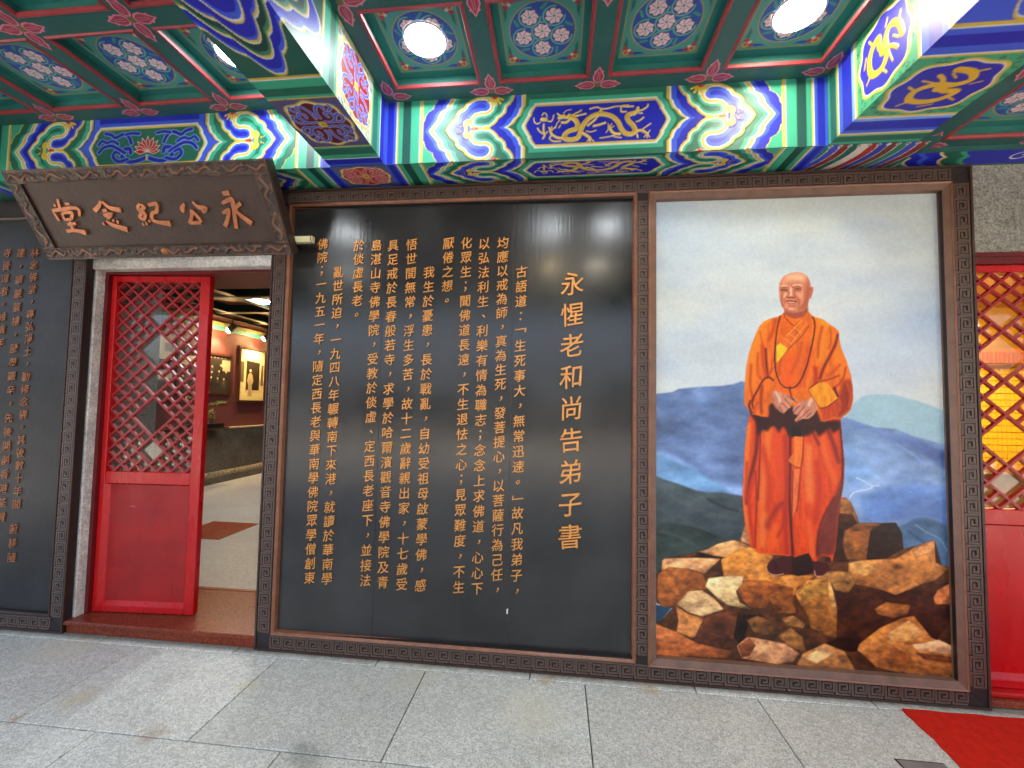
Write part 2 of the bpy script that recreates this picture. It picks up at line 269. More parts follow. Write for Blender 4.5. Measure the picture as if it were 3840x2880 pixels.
# ------------------------------------------------------------------ traced shapes, in millimetres or metres on their own surface
PAINT=[('f',[(1003,1360),(1049,1410),(1095,1448),(1145,1460),(1253,1459),(1360,1431),(1437,1402),(1513,1365),(1516,1160),(1258,1238),(1012,1285)],(158,190,202),0,3,1),('f',[(-26,1445),(40,1450),(95,1458),(127,1476),(268,1491),(364,1496),(428,1507),(470,1524),(497,1515),(553,1418),(547,851),(286,884),(-25,938)],(106,128,168),0,3,2),('f',[(-25,1150),(51,1119),(180,1056),(339,973),(507,925),(506,849),(286,884),(-25,938)],(128,158,205),0,14,2),('f',[(-25,1105),(62,1086),(234,1014),(360,930),(423,889),(286,884),(-25,961)],(110,150,190),0,10,2),('f',[(962,1338),(1003,1332),(1047,1318),(1101,1296),(1160,1280),(1259,1275),(1355,1235),(1517,1190),(1522,747),(950,720)],(128,156,196),0,3,2),('f',[(992,1317),(1061,1286),(1179,1246),(1305,1197),(1400,1136),(1503,1056),(1506,1160),(1354,1219),(1160,1267),(1062,1308)],(100,124,176),0,12,2),('f',[(1073,904),(1202,962),(1348,988),(1520,973),(1522,757),(1381,802),(1275,798),(1100,769)],(98,130,182),0,16,2),('f',[(990,1188),(1058,1137),(1135,1044),(1114,980),(1034,945),(986,996)],(135,172,222),0,14,2),('l',[(1056,1007),(1095,989),(1119,974),(1138,968),(1168,969)],(205,220,235),5,2,0),('l',[(1133,959),(1104,945),(1064,938),(1034,922),(1022,902)],(195,212,232),8,2,0),('l',[(1257,1195),(1333,1145),(1389,1094)],(125,160,215),7,4,0),('f',[(-25,992),(51,963),(126,942),(222,909),(286,899),(360,904),(475,887),(503,570),(-25,401)],(76,88,92),0,4,2),('f',[(-25,728),(40,726),(126,722),(232,702),(337,669),(421,620),(232,567),(-25,401)],(64,78,74),0,5,2),('l',[(18,918),(83,876),(179,814),(264,796)],(90,98,98),9,6,0),('l',[(13,675),(104,658),(211,609)],(84,94,88),9,6,0),('l',[(286,862),(370,822),(443,804)],(48,56,60),12,7,0),('f',[(1245,744),(1343,808),(1391,813),(1457,790),(1513,762),(1515,523),(1260,590)],(84,116,146),0,4,2),('l',[(1342,770),(1398,731),(1454,703),(1490,643)],(130,160,180),6,4,0),('l',[(1303,737),(1368,688),(1415,650)],(60,84,104),9,5,0),('f',[(-25,271),(93,263),(29,178),(-25,163)],(50,78,98),0,4,1),('f',[(-25,401),(13,441),(50,525),(232,572),(421,646),(959,657),(990,732),(1060,767),(1246,776),(1281,643),(1358,667),(1431,695),(1460,565),(1525,554),(1525,-37),(-24,-61),(-25,174),(29,183),(93,257),(8,279)],(98,60,36),0,2,3),('f',[(939,888),(992,827),(1025,755),(1007,561),(888,554)],(72,42,25),0,2,3),('f',[(969,900),(999,901),(1028,871),(1051,814),(1067,757),(1011,749),(966,731)],(175,115,63),0,2,3),('f',[(962,815),(1032,808),(1060,757),(960,678)],(66,36,21),0,2,3),('f',[(457,654),(473,708),(489,741),(504,656),(504,624),(462,638)],(233,165,121),0,2,3),('f',[(990,722),(1060,767),(1178,770),(1186,690),(1134,578),(997,571),(979,648)],(156,96,51),0,2,3),('f',[(1118,728),(1178,770),(1246,776),(1274,725),(1278,643),(1193,586),(1095,571)],(53,31,20),0,2,3),('f',[(274,585),(337,621),(421,646),(503,618),(472,579),(430,545),(316,555),(232,572)],(255,177,115),0,2,3),('f',[(232,572),(316,552),(430,543),(336,529),(210,539)],(68,36,23),0,2,3),('f',[(38,513),(50,525),(210,539),(352,541),(278,467),(263,455),(178,477),(34,459)],(253,175,121),0,2,3),('f',[(13,436),(72,482),(178,475),(263,450),(283,376),(188,338),(125,259),(29,264),(10,306)],(171,100,54),0,2,3),('f',[(352,536),(431,588),(503,613),(626,572),(595,512),(604,470),(837,478),(806,450),(745,405),(724,351),(583,363),(501,400),(367,445)],(236,146,72),0,2,3),('f',[(460,430),(584,437),(725,403),(724,320),(644,377),(582,289),(500,284),(434,364)],(162,92,48),0,2,3),('f',[(284,430),(398,453),(471,451),(460,408),(429,369),(449,312),(515,277),(387,292),(335,326),(268,386)],(255,205,143),0,2,3),('f',[(114,280),(178,354),(252,364),(314,325),(366,270),(251,223),(178,239)],(255,196,138),0,2,3),('f',[(109,274),(177,231),(261,218),(230,117),(198,102),(114,130),(125,195)],(223,140,82),0,2,3),('f',[(261,215),(366,265),(459,250),(483,146),(416,68),(333,46),(203,92)],(106,60,39),0,2,3),('f',[(-25,174),(103,135),(219,80),(411,47),(364,6),(-24,-8)],(202,113,65),0,2,3),('f',[(438,254),(581,247),(499,221),(457,81),(416,120)],(45,26,17),0,2,3),('f',[(593,353),(644,385),(724,341),(743,269),(642,267)],(160,96,51),0,2,3),('f',[(484,220),(541,247),(677,191),(631,144),(519,157)],(127,83,48),0,2,3),('f',[(662,242),(723,259),(787,220),(772,196),(682,207)],(192,132,77),0,2,3),('f',[(641,145),(712,194),(771,146),(785,70),(710,90)],(171,113,63),0,2,3),('f',[(944,386),(1121,417),(1333,430),(1485,480),(1499,299),(1420,173),(1320,297),(1155,225),(1067,168),(939,133)],(72,40,25),0,2,3),('f',[(1007,555),(1085,572),(1241,589),(1358,667),(1431,695),(1462,565),(1497,552),(1429,487),(1362,463),(1236,399),(1141,429),(1039,443),(1005,503)],(204,131,72),0,2,3),('f',[(1006,550),(1076,572),(1143,542),(1093,488),(1025,499)],(242,169,98),0,2,3),('f',[(1319,634),(1431,695),(1434,640),(1337,594)],(234,156,98),0,2,3),('f',[(1431,695),(1462,565),(1432,579)],(81,44,28),0,2,3),('f',[(730,383),(796,450),(906,477),(924,395),(946,313),(940,159),(881,170),(812,201),(793,272),(764,312)],(186,119,61),0,2,3),('f',[(745,384),(806,440),(886,455),(904,383),(844,359),(784,339)],(213,148,77),0,2,3),('f',[(906,477),(929,395),(945,308),(918,312),(900,404)],(242,175,103),0,2,3),('f',[(816,451),(907,508),(1015,506),(1036,443),(1003,398),(935,406),(906,466)],(181,125,72),0,2,3),('f',[(1128,320),(1187,360),(1307,352),(1291,306),(1224,279),(1147,294)],(186,115,61),0,2,3),('f',[(1417,395),(1437,437),(1499,476),(1520,371),(1426,363)],(225,132,81),0,2,3),('f',[(1027,114),(1155,225),(1262,283),(1320,297),(1402,192),(1513,150),(1517,-18),(1274,2),(1084,67)],(204,127,68),0,2,3),('f',[(1183,197),(1300,276),(1374,210),(1326,177),(1211,148)],(234,163,98),0,2,3),('f',[(1306,150),(1439,183),(1513,150),(1511,110),(1324,124)],(255,188,135),0,2,3),('f',[(1324,111),(1511,100),(1510,70),(1361,79)],(127,75,46),0,2,3),('f',[(1074,77),(1229,129),(1304,84),(1255,0),(1131,20)],(175,106,56),0,2,3),('f',[(949,159),(1067,168),(1036,94),(997,91),(880,123)],(43,25,16),0,2,3),('f',[(432,80),(488,131),(580,122),(681,109),(752,62),(719,16),(629,-4),(457,14)],(236,159,110),0,2,3),('f',[(437,80),(499,126),(529,87),(498,32),(457,19)],(133,75,48),0,2,3),('f',[(734,-1),(770,64),(880,125),(977,90),(1034,-8)],(217,140,82),0,2,3),('f',[(770,43),(880,113),(928,76),(839,18)],(255,182,121),0,2,3),('f',[(717,591),(819,596),(834,491),(749,469),(704,484)],(44,22,18),0,3,0),('f',[(591,510),(602,534),(625,550),(671,567),(720,573),(724,485),(659,464),(602,469)],(78,32,32),0,3,0),('l',[(593,486),(613,471),(647,469),(676,477)],(196,150,110),7,2,0),('l',[(625,544),(642,521),(636,503)],(40,14,16),6,2,0),('f',[(821,555),(904,548),(915,513),(878,482),(844,473),(828,502)],(80,32,34),0,3,0),('l',[(834,503),(842,475),(861,475)],(220,170,150),5,2,0),('f',[(522,1381),(507,1320),(495,1258),(483,1141),(476,1018),(469,897),(473,806),(483,716),(506,615),(530,606),(546,580),(614,578),(705,575),(725,576),(734,567),(768,581),(807,595),(829,554),(846,552),(873,586),(918,578),(923,548),(942,620),(955,738),(969,857),(991,976),(997,1095),(988,1215),(979,1365)],(222,76,24),0,2,4),('m',[(522,1381),(507,1320),(495,1258),(483,1141),(476,1018),(469,897),(473,806),(483,716),(506,615),(530,606),(546,580),(614,578),(705,575),(725,576),(734,567),(768,581),(807,595),(829,554),(846,552),(873,586),(918,578),(923,548),(942,620),(955,738),(969,857),(991,976),(997,1095),(988,1215),(979,1365)],0,0,0,0),('l',[(507,1283),(493,1111),(483,928),(490,777),(512,634)],(234,122,48),26,10,0),('l',[(611,1260),(598,1114),(584,931),(569,630)],(236,116,54),46,16,0),('l',[(657,1237),(666,1055),(659,904)],(222,78,30),50,20,0),('l',[(817,1168),(814,1000),(818,880)],(238,118,62),46,16,0),('l',[(886,1218),(906,1111),(949,981)],(232,100,44),30,10,0),('l',[(639,723),(627,633)],(240,96,36),50,16,0),('l',[(810,761),(830,585)],(236,96,44),34,10,0),('l',[(554,1320),(546,1161),(525,1051),(500,940),(491,849)],(118,34,16),22,6,0),('l',[(536,1027),(543,869),(534,701),(530,611)],(140,40,20),9,4,0),('l',[(527,990),(502,868),(515,700),(523,628)],(196,56,30),22,8,0),('l',[(568,1308),(562,1113),(549,870)],(88,22,12),6,3,0),('l',[(721,1330),(720,1117),(714,876),(719,745),(725,579)],(84,22,16),15,5,0),('l',[(697,1226),(700,996),(691,756),(694,583)],(168,44,26),22,12,0),('l',[(789,1222),(784,1107),(772,1046),(765,938),(749,818)],(120,30,20),6,3,0),('l',[(675,857),(646,825),(605,752),(599,722)],(150,46,38),26,14,0),('l',[(681,839),(685,755),(650,676)],(176,50,36),16,9,0),('l',[(830,1277),(846,1229),(868,1182)],(120,34,20),14,6,0),('l',[(915,1267),(947,1172),(968,1089)],(128,40,34),22,9,0),('l',[(980,1293),(987,1173),(988,1042),(975,910)],(98,34,34),16,5,0),('f',[(971,981),(991,1006),(971,857),(956,738),(936,590),(874,587),(849,555),(846,627),(860,716),(907,836),(942,897)],(122,52,44),0,9,4),('l',[(575,1162),(608,993),(600,812)],(196,58,20),30,14,0),('l',[(855,1085),(869,942),(844,763)],(196,58,22),28,12,0),('l',[(493,1074),(485,867)],(190,60,24),14,8,0),('l',[(746,997),(737,817),(740,639)],(196,70,34),10,5,0),('l',[(942,897),(889,800),(860,710),(849,586)],(92,30,26),10,6,0),('f',[(507,1350),(554,1339),(612,1328),(728,1354),(887,1309),(981,1317),(977,1269),(943,1244),(926,1274),(869,1224),(847,1260),(818,1229),(783,1222),(715,1220),(687,1280),(663,1237),(635,1291),(605,1248),(576,1253),(553,1216),(542,1296)],(58,16,10),0,7,0),('f',[(612,1358),(752,1385),(783,1222),(729,1220),(722,1336)],(28,10,8),0,3,0),('f',[(741,1223),(788,1221),(782,1137),(772,1051),(744,1058),(708,1085),(721,1111),(739,1136)],(236,118,50),0,2,4),('l',[(708,1085),(744,1056),(772,1051)],(120,34,20),4,2,0),('f',[(738,1042),(772,1048),(757,938),(752,848),(727,781),(732,937)],(228,112,62),0,3,4),('l',[(734,1033),(728,877),(724,757)],(130,40,26),4,2,0),('l',[(546,582),(614,579),(705,577)],(236,120,60),5,3,0),('f',[(873,585),(918,575),(919,549),(869,554)],(238,112,44),0,2,0),('u',[],0,0,0,0),('f',[(698,1911),(678,1892),(619,1874),(592,1860),(568,1834),(547,1787),(526,1731),(507,1668),(495,1600),(489,1537),(485,1494),(483,1432),(485,1391),(503,1364),(522,1341),(554,1334),(577,1327),(605,1326),(615,1348),(648,1385),(729,1386),(860,1377),(870,1316),(899,1306),(938,1323),(981,1324),(1012,1349),(1035,1377),(1049,1434),(1046,1507),(1039,1561),(1018,1643),(991,1714),(984,1757),(982,1806),(959,1827),(937,1842),(897,1873),(857,1885),(840,1899),(823,1921),(753,1896)],(230,112,26),0,2,4),('m',[(698,1911),(678,1892),(619,1874),(592,1860),(568,1834),(547,1787),(526,1731),(507,1668),(495,1600),(489,1537),(485,1494),(483,1432),(485,1391),(503,1364),(522,1341),(554,1334),(577,1327),(605,1326),(615,1348),(648,1385),(729,1386),(860,1377),(870,1316),(899,1306),(938,1323),(981,1324),(1012,1349),(1035,1377),(1049,1434),(1046,1507),(1039,1561),(1018,1643),(991,1714),(984,1757),(982,1806),(959,1827),(937,1842),(897,1873),(857,1885),(840,1899),(823,1921),(753,1896)],0,0,0,0),('l',[(583,1819),(547,1744),(525,1631),(509,1494)],(236,134,40),56,20,0),('l',[(732,1651),(719,1558),(707,1509)],(234,98,30),90,26,0),('l',[(908,1843),(895,1744),(888,1652)],(234,134,36),50,18,0),('l',[(964,1775),(979,1652),(1005,1561)],(236,128,34),44,16,0),('l',[(619,1869),(583,1844)],(238,146,40),24,10,0),('l',[(880,1868),(937,1830)],(240,150,36),22,10,0),('l',[(654,1869),(638,1806),(617,1756)],(190,78,18),16,8,0),('l',[(598,1706),(601,1644),(606,1569),(615,1539)],(100,30,14),13,4,0),('l',[(582,1725),(586,1619),(603,1532)],(198,76,22),20,9,0),('l',[(571,1806),(582,1731)],(204,90,24),8,4,0),('l',[(670,1744),(639,1650),(621,1570)],(200,84,24),9,4,0),('l',[(858,1602),(860,1541),(851,1486)],(176,56,22),24,9,0),('l',[(976,1787),(963,1732),(934,1670),(898,1597),(880,1541)],(120,38,18),14,5,0),('l',[(937,1830),(941,1756),(931,1707)],(190,80,22),8,4,0),('l',[(826,1713),(813,1621),(788,1534),(765,1497)],(214,84,26),30,14,0),('l',[(704,1707),(674,1632),(667,1558)],(196,80,22),14,7,0),('l',[(792,1744),(767,1651),(731,1571)],(204,84,24),14,7,0),('l',[(522,1619),(515,1494),(531,1420)],(190,74,22),14,7,0),('l',[(897,1831),(878,1744),(871,1658)],(190,76,20),12,6,0),('l',[(558,1681),(556,1569),(579,1532)],(200,84,24),12,6,0),('l',[(984,1622),(955,1585),(920,1560)],(196,78,22),12,7,0),('l',[(1012,1604),(999,1543),(964,1500),(941,1481)],(176,62,22),10,5,0),('f',[(999,1530),(1033,1543),(1046,1483),(1042,1422),(1024,1373),(984,1330),(956,1342),(985,1403),(975,1445)],(150,52,22),0,9,4),('l',[(1016,1525),(1037,1452),(1024,1392)],(196,80,30),14,7,0),('l',[(969,1445),(953,1493)],(70,20,12),12,4,0),('u',[],0,0,0,0),('f',[(698,1906),(707,1882),(752,1836),(794,1868),(746,1806),(705,1762),(676,1794),(677,1869)],(222,104,28),0,3,4),('f',[(823,1919),(845,1890),(822,1831),(792,1784),(751,1738),(716,1699),(686,1663),(655,1626),(654,1722),(676,1750),(705,1787),(747,1838),(788,1874)],(218,106,40),0,2,4),('f',[(655,1722),(676,1739),(715,1708),(689,1669),(657,1627)],(232,190,42),0,2,4),('l',[(676,1739),(715,1708)],(240,160,70),4,1,0),('l',[(696,1765),(738,1733)],(240,160,70),4,1,0),('l',[(723,1794),(763,1761)],(240,160,70),4,1,0),('l',[(750,1830),(789,1794)],(240,160,70),4,1,0),('l',[(711,1778),(794,1868)],(240,160,70),4,1,0),('l',[(737,1741),(816,1849)],(240,160,70),4,1,0),('l',[(715,1703),(751,1735),(792,1781),(828,1837)],(130,50,20),4,2,0),('l',[(655,1624),(633,1588),(618,1570)],(150,60,20),4,2,0),('l',[(700,1903),(709,1875),(750,1834)],(130,50,24),4,2,0),('f',[(580,1535),(609,1548),(635,1536),(661,1502),(640,1468),(622,1428),(613,1384),(606,1328),(577,1331),(554,1371),(549,1433),(561,1495)],(226,108,30),0,2,4),('l',[(531,1371),(525,1414),(555,1476),(585,1532),(615,1546),(638,1530)],(80,24,12),9,3,0),('l',[(579,1501),(570,1433),(574,1347)],(140,48,18),12,6,0),('l',[(522,1346),(508,1383),(514,1414)],(90,28,14),14,5,0),('l',[(536,1343),(540,1383),(555,1408)],(190,74,24),12,6,0),('l',[(502,1463),(496,1407)],(226,110,34),20,9,0),('f',[(613,1391),(633,1409),(665,1355),(699,1346),(732,1393),(746,1374),(860,1370),(879,1316),(858,1280),(611,1275)],(64,22,14),0,5,0),('f',[(819,1478),(851,1504),(891,1528),(919,1517),(944,1481),(970,1433),(940,1408),(914,1388),(877,1382),(849,1425)],(236,144,34),0,2,4),('f',[(877,1380),(914,1387),(970,1432),(987,1379),(967,1342),(927,1323),(890,1309),(885,1347)],(192,74,28),0,3,4),('l',[(819,1478),(849,1425),(878,1380)],(150,60,16),4,2,0),('l',[(878,1380),(914,1387),(970,1432)],(110,34,14),5,2,0),('l',[(891,1528),(862,1517),(822,1486)],(120,40,16),5,3,0),('l',[(891,1529),(937,1542),(977,1561)],(150,54,18),8,4,0),('f',[(656,1477),(689,1456),(718,1444),(761,1429),(765,1411),(732,1411),(723,1386),(711,1368),(689,1346),(670,1356),(649,1379),(629,1409),(626,1440),(637,1468)],(204,136,112),0,2,4),('f',[(836,1443),(861,1407),(865,1377),(845,1340),(819,1320),(785,1319),(753,1300),(746,1313),(765,1338),(742,1345),(735,1368),(749,1393),(781,1415),(809,1424)],(204,136,112),0,2,4),('l',[(712,1444),(732,1426),(758,1411)],(126,56,48),4,2,0),('l',[(695,1429),(712,1411),(723,1392)],(126,56,48),4,2,0),('l',[(671,1410),(700,1386),(710,1371)],(126,56,48),4,2,0),('l',[(665,1385),(679,1367),(685,1352)],(126,56,48),4,2,0),('l',[(777,1393),(757,1375),(742,1356)],(126,56,48),4,2,0),('l',[(797,1388),(774,1357),(756,1332)],(126,56,48),4,2,0),('l',[(820,1370),(791,1339),(756,1306)],(126,56,48),4,2,0),('l',[(831,1352),(808,1330)],(126,56,48),4,2,0),('l',[(649,1465),(666,1434),(671,1410)],(236,184,164),12,6,0),('l',[(832,1425),(820,1394)],(238,188,166),14,6,0),('l',[(631,1434),(648,1385),(670,1361)],(160,90,80),8,5,0),('l',[(724,1497),(725,1466),(732,1438),(746,1423)],(48,16,12),6,2,0),('b',[(678,1889),(668,1850),(659,1806),(652,1744),(647,1681),(647,1632),(651,1582),(660,1545),(673,1515),(695,1493),(724,1486),(753,1496),(774,1519),(794,1559),(816,1621),(831,1682),(843,1732),(853,1781),(859,1831),(858,1862),(846,1893)],(58,22,18),5,1,0),('f',[(832,2049),(843,2055),(853,2054),(854,2036),(847,2005),(837,1985),(829,1993)],(190,110,90),0,2,0),('f',[(699,1931),(824,1955),(826,1918),(800,1886),(753,1875),(718,1890),(700,1906)],(160,88,70),0,3,0),('f',[(673,2044),(677,2079),(689,2104),(710,2123),(739,2135),(775,2139),(806,2131),(826,2112),(839,2083),(841,2042),(836,2005),(829,1974),(824,1946),(806,1924),(771,1911),(736,1909),(707,1919),(687,1947),(676,1988)],(208,134,106),0,2,4),('m',[(673,2044),(677,2079),(689,2104),(710,2123),(739,2135),(775,2139),(806,2131),(826,2112),(839,2083),(841,2042),(836,2005),(829,1974),(824,1946),(806,1924),(771,1911),(736,1909),(707,1919),(687,1947),(676,1988)],0,0,0,0),('f',[(710,2120),(739,2131),(774,2134),(803,2125),(820,2099),(797,2087),(739,2094),(704,2088)],(240,180,150),0,12,0),('f',[(832,2093),(841,2042),(835,1999),(824,1946),(806,1924),(771,1911),(783,1937),(807,1980),(814,2037),(823,2074)],(176,98,76),0,9,0),('f',[(679,1981),(696,1937),(736,1918),(771,1911),(736,1908),(707,1917),(685,1947)],(168,92,74),0,6,0),('l',[(689,2060),(703,2064),(720,2058)],(236,190,166),8,3,0),('l',[(750,2064),(773,2068),(794,2061)],(236,190,166),8,3,0),('l',[(683,2049),(703,2054),(721,2050)],(150,84,66),6,3,0),('l',[(747,2051),(767,2056),(791,2053)],(150,84,66),6,3,0),('l',[(682,2037),(700,2042),(718,2036)],(52,24,20),5,1,0),('l',[(754,2041),(773,2045),(790,2041)],(52,24,20),5,1,0),('l',[(686,2029),(702,2032),(715,2029)],(140,76,62),5,3,0),('l',[(758,2032),(773,2035),(787,2031)],(140,76,62),5,3,0),('l',[(725,2056),(729,2031),(726,2012)],(176,104,84),7,4,0),('l',[(734,2050),(737,2025),(735,2007)],(246,196,170),10,4,0),('l',[(713,2000),(723,1994),(735,1997),(749,1993),(758,2000)],(116,56,46),6,2,0),('l',[(751,2031),(756,2012),(758,2000)],(166,92,74),6,4,0),('l',[(705,1994),(701,1975),(705,1959)],(170,96,80),5,3,0),('l',[(767,1996),(779,1977),(776,1958)],(160,88,70),6,3,0),('l',[(709,2019),(699,2000)],(238,172,146),16,6,0),('l',[(773,2018),(787,1999)],(230,160,134),18,8,0),('l',[(691,2013),(686,1975),(696,1944)],(168,96,78),10,6,0),('l',[(711,1974),(725,1976),(740,1975),(766,1972)],(96,36,34),6,2,0),('l',[(719,1964),(737,1958),(757,1963)],(190,96,86),7,2,0),('l',[(725,1969),(740,1968),(754,1968)],(214,176,160),3,1,0),('l',[(725,1947),(740,1943),(754,1947)],(160,88,72),6,3,0),('l',[(730,1933),(745,1931)],(236,170,146),12,5,0),('l',[(837,2043),(845,2036),(841,2011)],(120,60,50),5,2,0),('u',[],0,0,0,0)]
SW=[(357,-3),(370,23),(386,45),(412,65),(416,88),(429,107),(462,124),(472,144),(497,162),(532,176),(565,178),(593,169),(612,151),(619,127),(613,105),(597,91),(575,85),(551,86),(523,79),(505,62),(498,42),(503,22),(520,6),(547,-2),(574,-3),(604,7),(628,24),(644,42),(650,56),(671,66),(690,87),(697,120),(716,135),(732,157),(739,179)]
CH=[(260,-3),(275,23),(291,42),(310,66),(313,88),(329,110),(359,128),(364,150),(383,178)]
CR=[(694,-2),(713,11),(731,29),(742,48),(760,61),(771,85),(776,104),(787,115)]
FL=[(414,21),(423,26),(431,14),(439,25),(445,17),(440,6),(462,2),(450,30),(455,47),(474,60),(494,56),(492,28),(481,9),(481,-9)]
DR=[(20,[(-139,42),(-108,24),(-92,-6),(-103,-30),(-138,-40),(-162,-59),(-162,-80),(-130,-89),(-91,-79),(-76,-43),(-61,-7),(-30,28),(9,46),(48,46),(94,29),(125,-5),(141,-42),(164,-68),(194,-73),(213,-58),(205,-30),(182,-4),(171,21),(182,36),(209,43)]),(12,[(-194,37),(-163,39),(-131,33)]),(10,[(-178,11),(-155,10),(-139,21)]),(7,[(-203,62),(-187,49),(-163,51)]),(7,[(-139,54),(-108,44),(-81,47),(-49,53)]),(6,[(-116,53),(-92,64),(-73,75)]),(6,[(-186,-5),(-194,-17)]),(10,[(-162,-80),(-201,-74),(-233,-52),(-241,-26)]),(5,[(-241,-26),(-249,-14)]),(5,[(-237,-27),(-233,-10)]),(5,[(-233,-31),(-217,-15)]),(6,[(-233,-60),(-244,-76),(-224,-93),(-185,-95)]),(12,[(-72,-52),(-44,-69),(-25,-86)]),(5,[(-25,-86),(-40,-102)]),(5,[(-25,-86),(-25,-105)]),(5,[(-25,-86),(-5,-104)]),(5,[(-45,-45),(-21,-50),(6,-43)]),(5,[(-76,-68),(-95,-95)]),(11,[(133,-70),(102,-64),(83,-43),(75,-27)]),(4,[(75,-27),(71,-10)]),(4,[(79,-27),(91,-11)]),(4,[(83,-35),(102,-24)]),(4,[(75,-35),(60,-58)]),(5,[(106,-77),(68,-83),(29,-87)]),(5,[(106,-85),(141,-91)]),(11,[(209,-62),(247,-56),(277,-77)]),(4,[(277,-77),(262,-93)]),(4,[(277,-77),(277,-99)]),(4,[(277,-77),(289,-94)]),(4,[(277,-77),(291,-58)]),(5,[(255,-48),(277,-33),(296,-20)]),(6,[(220,-6),(239,1),(258,16)]),(5,[(224,-75),(228,-95)]),(12,[(209,43),(224,58),(228,70)]),(7,[(224,50),(255,60),(277,75),(281,87)]),(5,[(228,42),(251,40)]),(9,[(-37,-13),(1,18),(21,49),(36,73)]),(9,[(-6,-18),(25,-12),(56,-3)]),(6,[(-26,80),(9,87),(36,77),(71,77),(105,85),(140,85),(171,81),(205,81)]),(6,[(140,79),(140,55),(167,53)]),(8,[(148,87),(178,87)]),(16,[(-286,33),(-266,32)]),(5,[(-286,58),(-278,70),(-266,65),(-260,49)]),(5,[(-297,18),(-313,10),(-329,23),(-332,44)]),(5,[(-254,23),(-234,22),(-222,55)]),(8,[(-277,4),(-277,-33),(-272,-58),(-280,-74)]),(6,[(-276,-49),(-297,-36),(-311,-15)]),(6,[(-272,-54),(-257,-38)]),(3,[(-171,60),(-155,76),(-128,82)]),(4,[(-190,24),(-206,4),(-213,-20)])]
PQ=[[[(-1.911,0.342,0.0265),(-1.87,0.346,0.031)],[(-1.935,0.291,0.019),(-1.875,0.31,0.0295),(-1.869,0.283,0.0295),(-1.899,0.152,0.0235)],[(-1.952,0.238,0.0175),(-1.91,0.253,0.0265),(-1.933,0.206,0.025),(-1.966,0.166,0.0295)],[(-1.817,0.289,0.0265),(-1.856,0.267,0.0235),(-1.854,0.235,0.0235),(-1.79,0.178,0.037)]],[[(-2.173,0.296,0.0145),(-2.197,0.269,0.034),(-2.194,0.249,0.016)],[(-2.113,0.306,0.016),(-2.094,0.278,0.0265),(-2.054,0.265,0.0385),(-2.076,0.246,0.0145)],[(-2.141,0.264,0.019),(-2.153,0.228,0.022),(-2.184,0.188,0.0235)],[(-2.182,0.192,0.022),(-2.109,0.19,0.022)],[(-2.14,0.256,0.022),(-2.116,0.227,0.0235),(-2.106,0.19,0.0205)]],[[(-2.453,0.305,0.0145),(-2.477,0.286,0.0235),(-2.471,0.269,0.0235),(-2.435,0.285,0.022),(-2.45,0.301,0.016)],[(-2.476,0.27,0.022),(-2.466,0.253,0.0205),(-2.445,0.265,0.0205)],[(-2.466,0.253,0.0205),(-2.49,0.233,0.0235),(-2.468,0.22,0.022),(-2.442,0.252,0.0205)],[(-2.488,0.199,0.0175),(-2.487,0.183,0.0175)],[(-2.462,0.203,0.0145),(-2.466,0.186,0.016)],[(-2.437,0.215,0.0145),(-2.434,0.202,0.016)],[(-2.401,0.296,0.0205),(-2.346,0.302,0.0235),(-2.363,0.258,0.0235)],[(-2.358,0.258,0.022),(-2.395,0.251,0.022),(-2.411,0.218,0.0235),(-2.382,0.201,0.0235),(-2.305,0.191,0.0385)]],[[(-2.699,0.329,0.0145),(-2.725,0.301,0.0235),(-2.771,0.274,0.0295)],[(-2.692,0.325,0.0175),(-2.662,0.291,0.0265),(-2.595,0.273,0.034)],[(-2.717,0.272,0.022),(-2.686,0.276,0.019)],[(-2.722,0.248,0.0205),(-2.669,0.254,0.022),(-2.707,0.23,0.022)],[(-2.748,0.21,0.016),(-2.748,0.193,0.0175)],[(-2.719,0.218,0.016),(-2.689,0.192,0.0265),(-2.605,0.164,0.037)],[(-2.67,0.225,0.016),(-2.675,0.209,0.016)],[(-2.643,0.22,0.0145),(-2.65,0.199,0.0175)]],[[(-2.975,0.346,0.016),(-2.986,0.314,0.0205),(-2.992,0.297,0.0175)],[(-3.021,0.315,0.0175),(-3.009,0.31,0.016)],[(-2.943,0.318,0.0175),(-2.912,0.319,0.016)],[(-3.05,0.286,0.0145),(-3.025,0.286,0.022),(-2.878,0.294,0.022),(-2.886,0.248,0.016)],[(-3.045,0.278,0.019),(-3.038,0.226,0.0145)],[(-2.99,0.268,0.019),(-2.997,0.234,0.019)],[(-2.99,0.268,0.019),(-2.923,0.27,0.0205),(-2.947,0.233,0.019)],[(-2.998,0.232,0.0175),(-2.947,0.233,0.0175)],[(-2.99,0.204,0.019),(-2.931,0.208,0.019)],[(-2.96,0.22,0.0175),(-2.974,0.173,0.0205)],[(-3.02,0.165,0.022),(-2.956,0.168,0.022),(-2.893,0.153,0.034)]]]
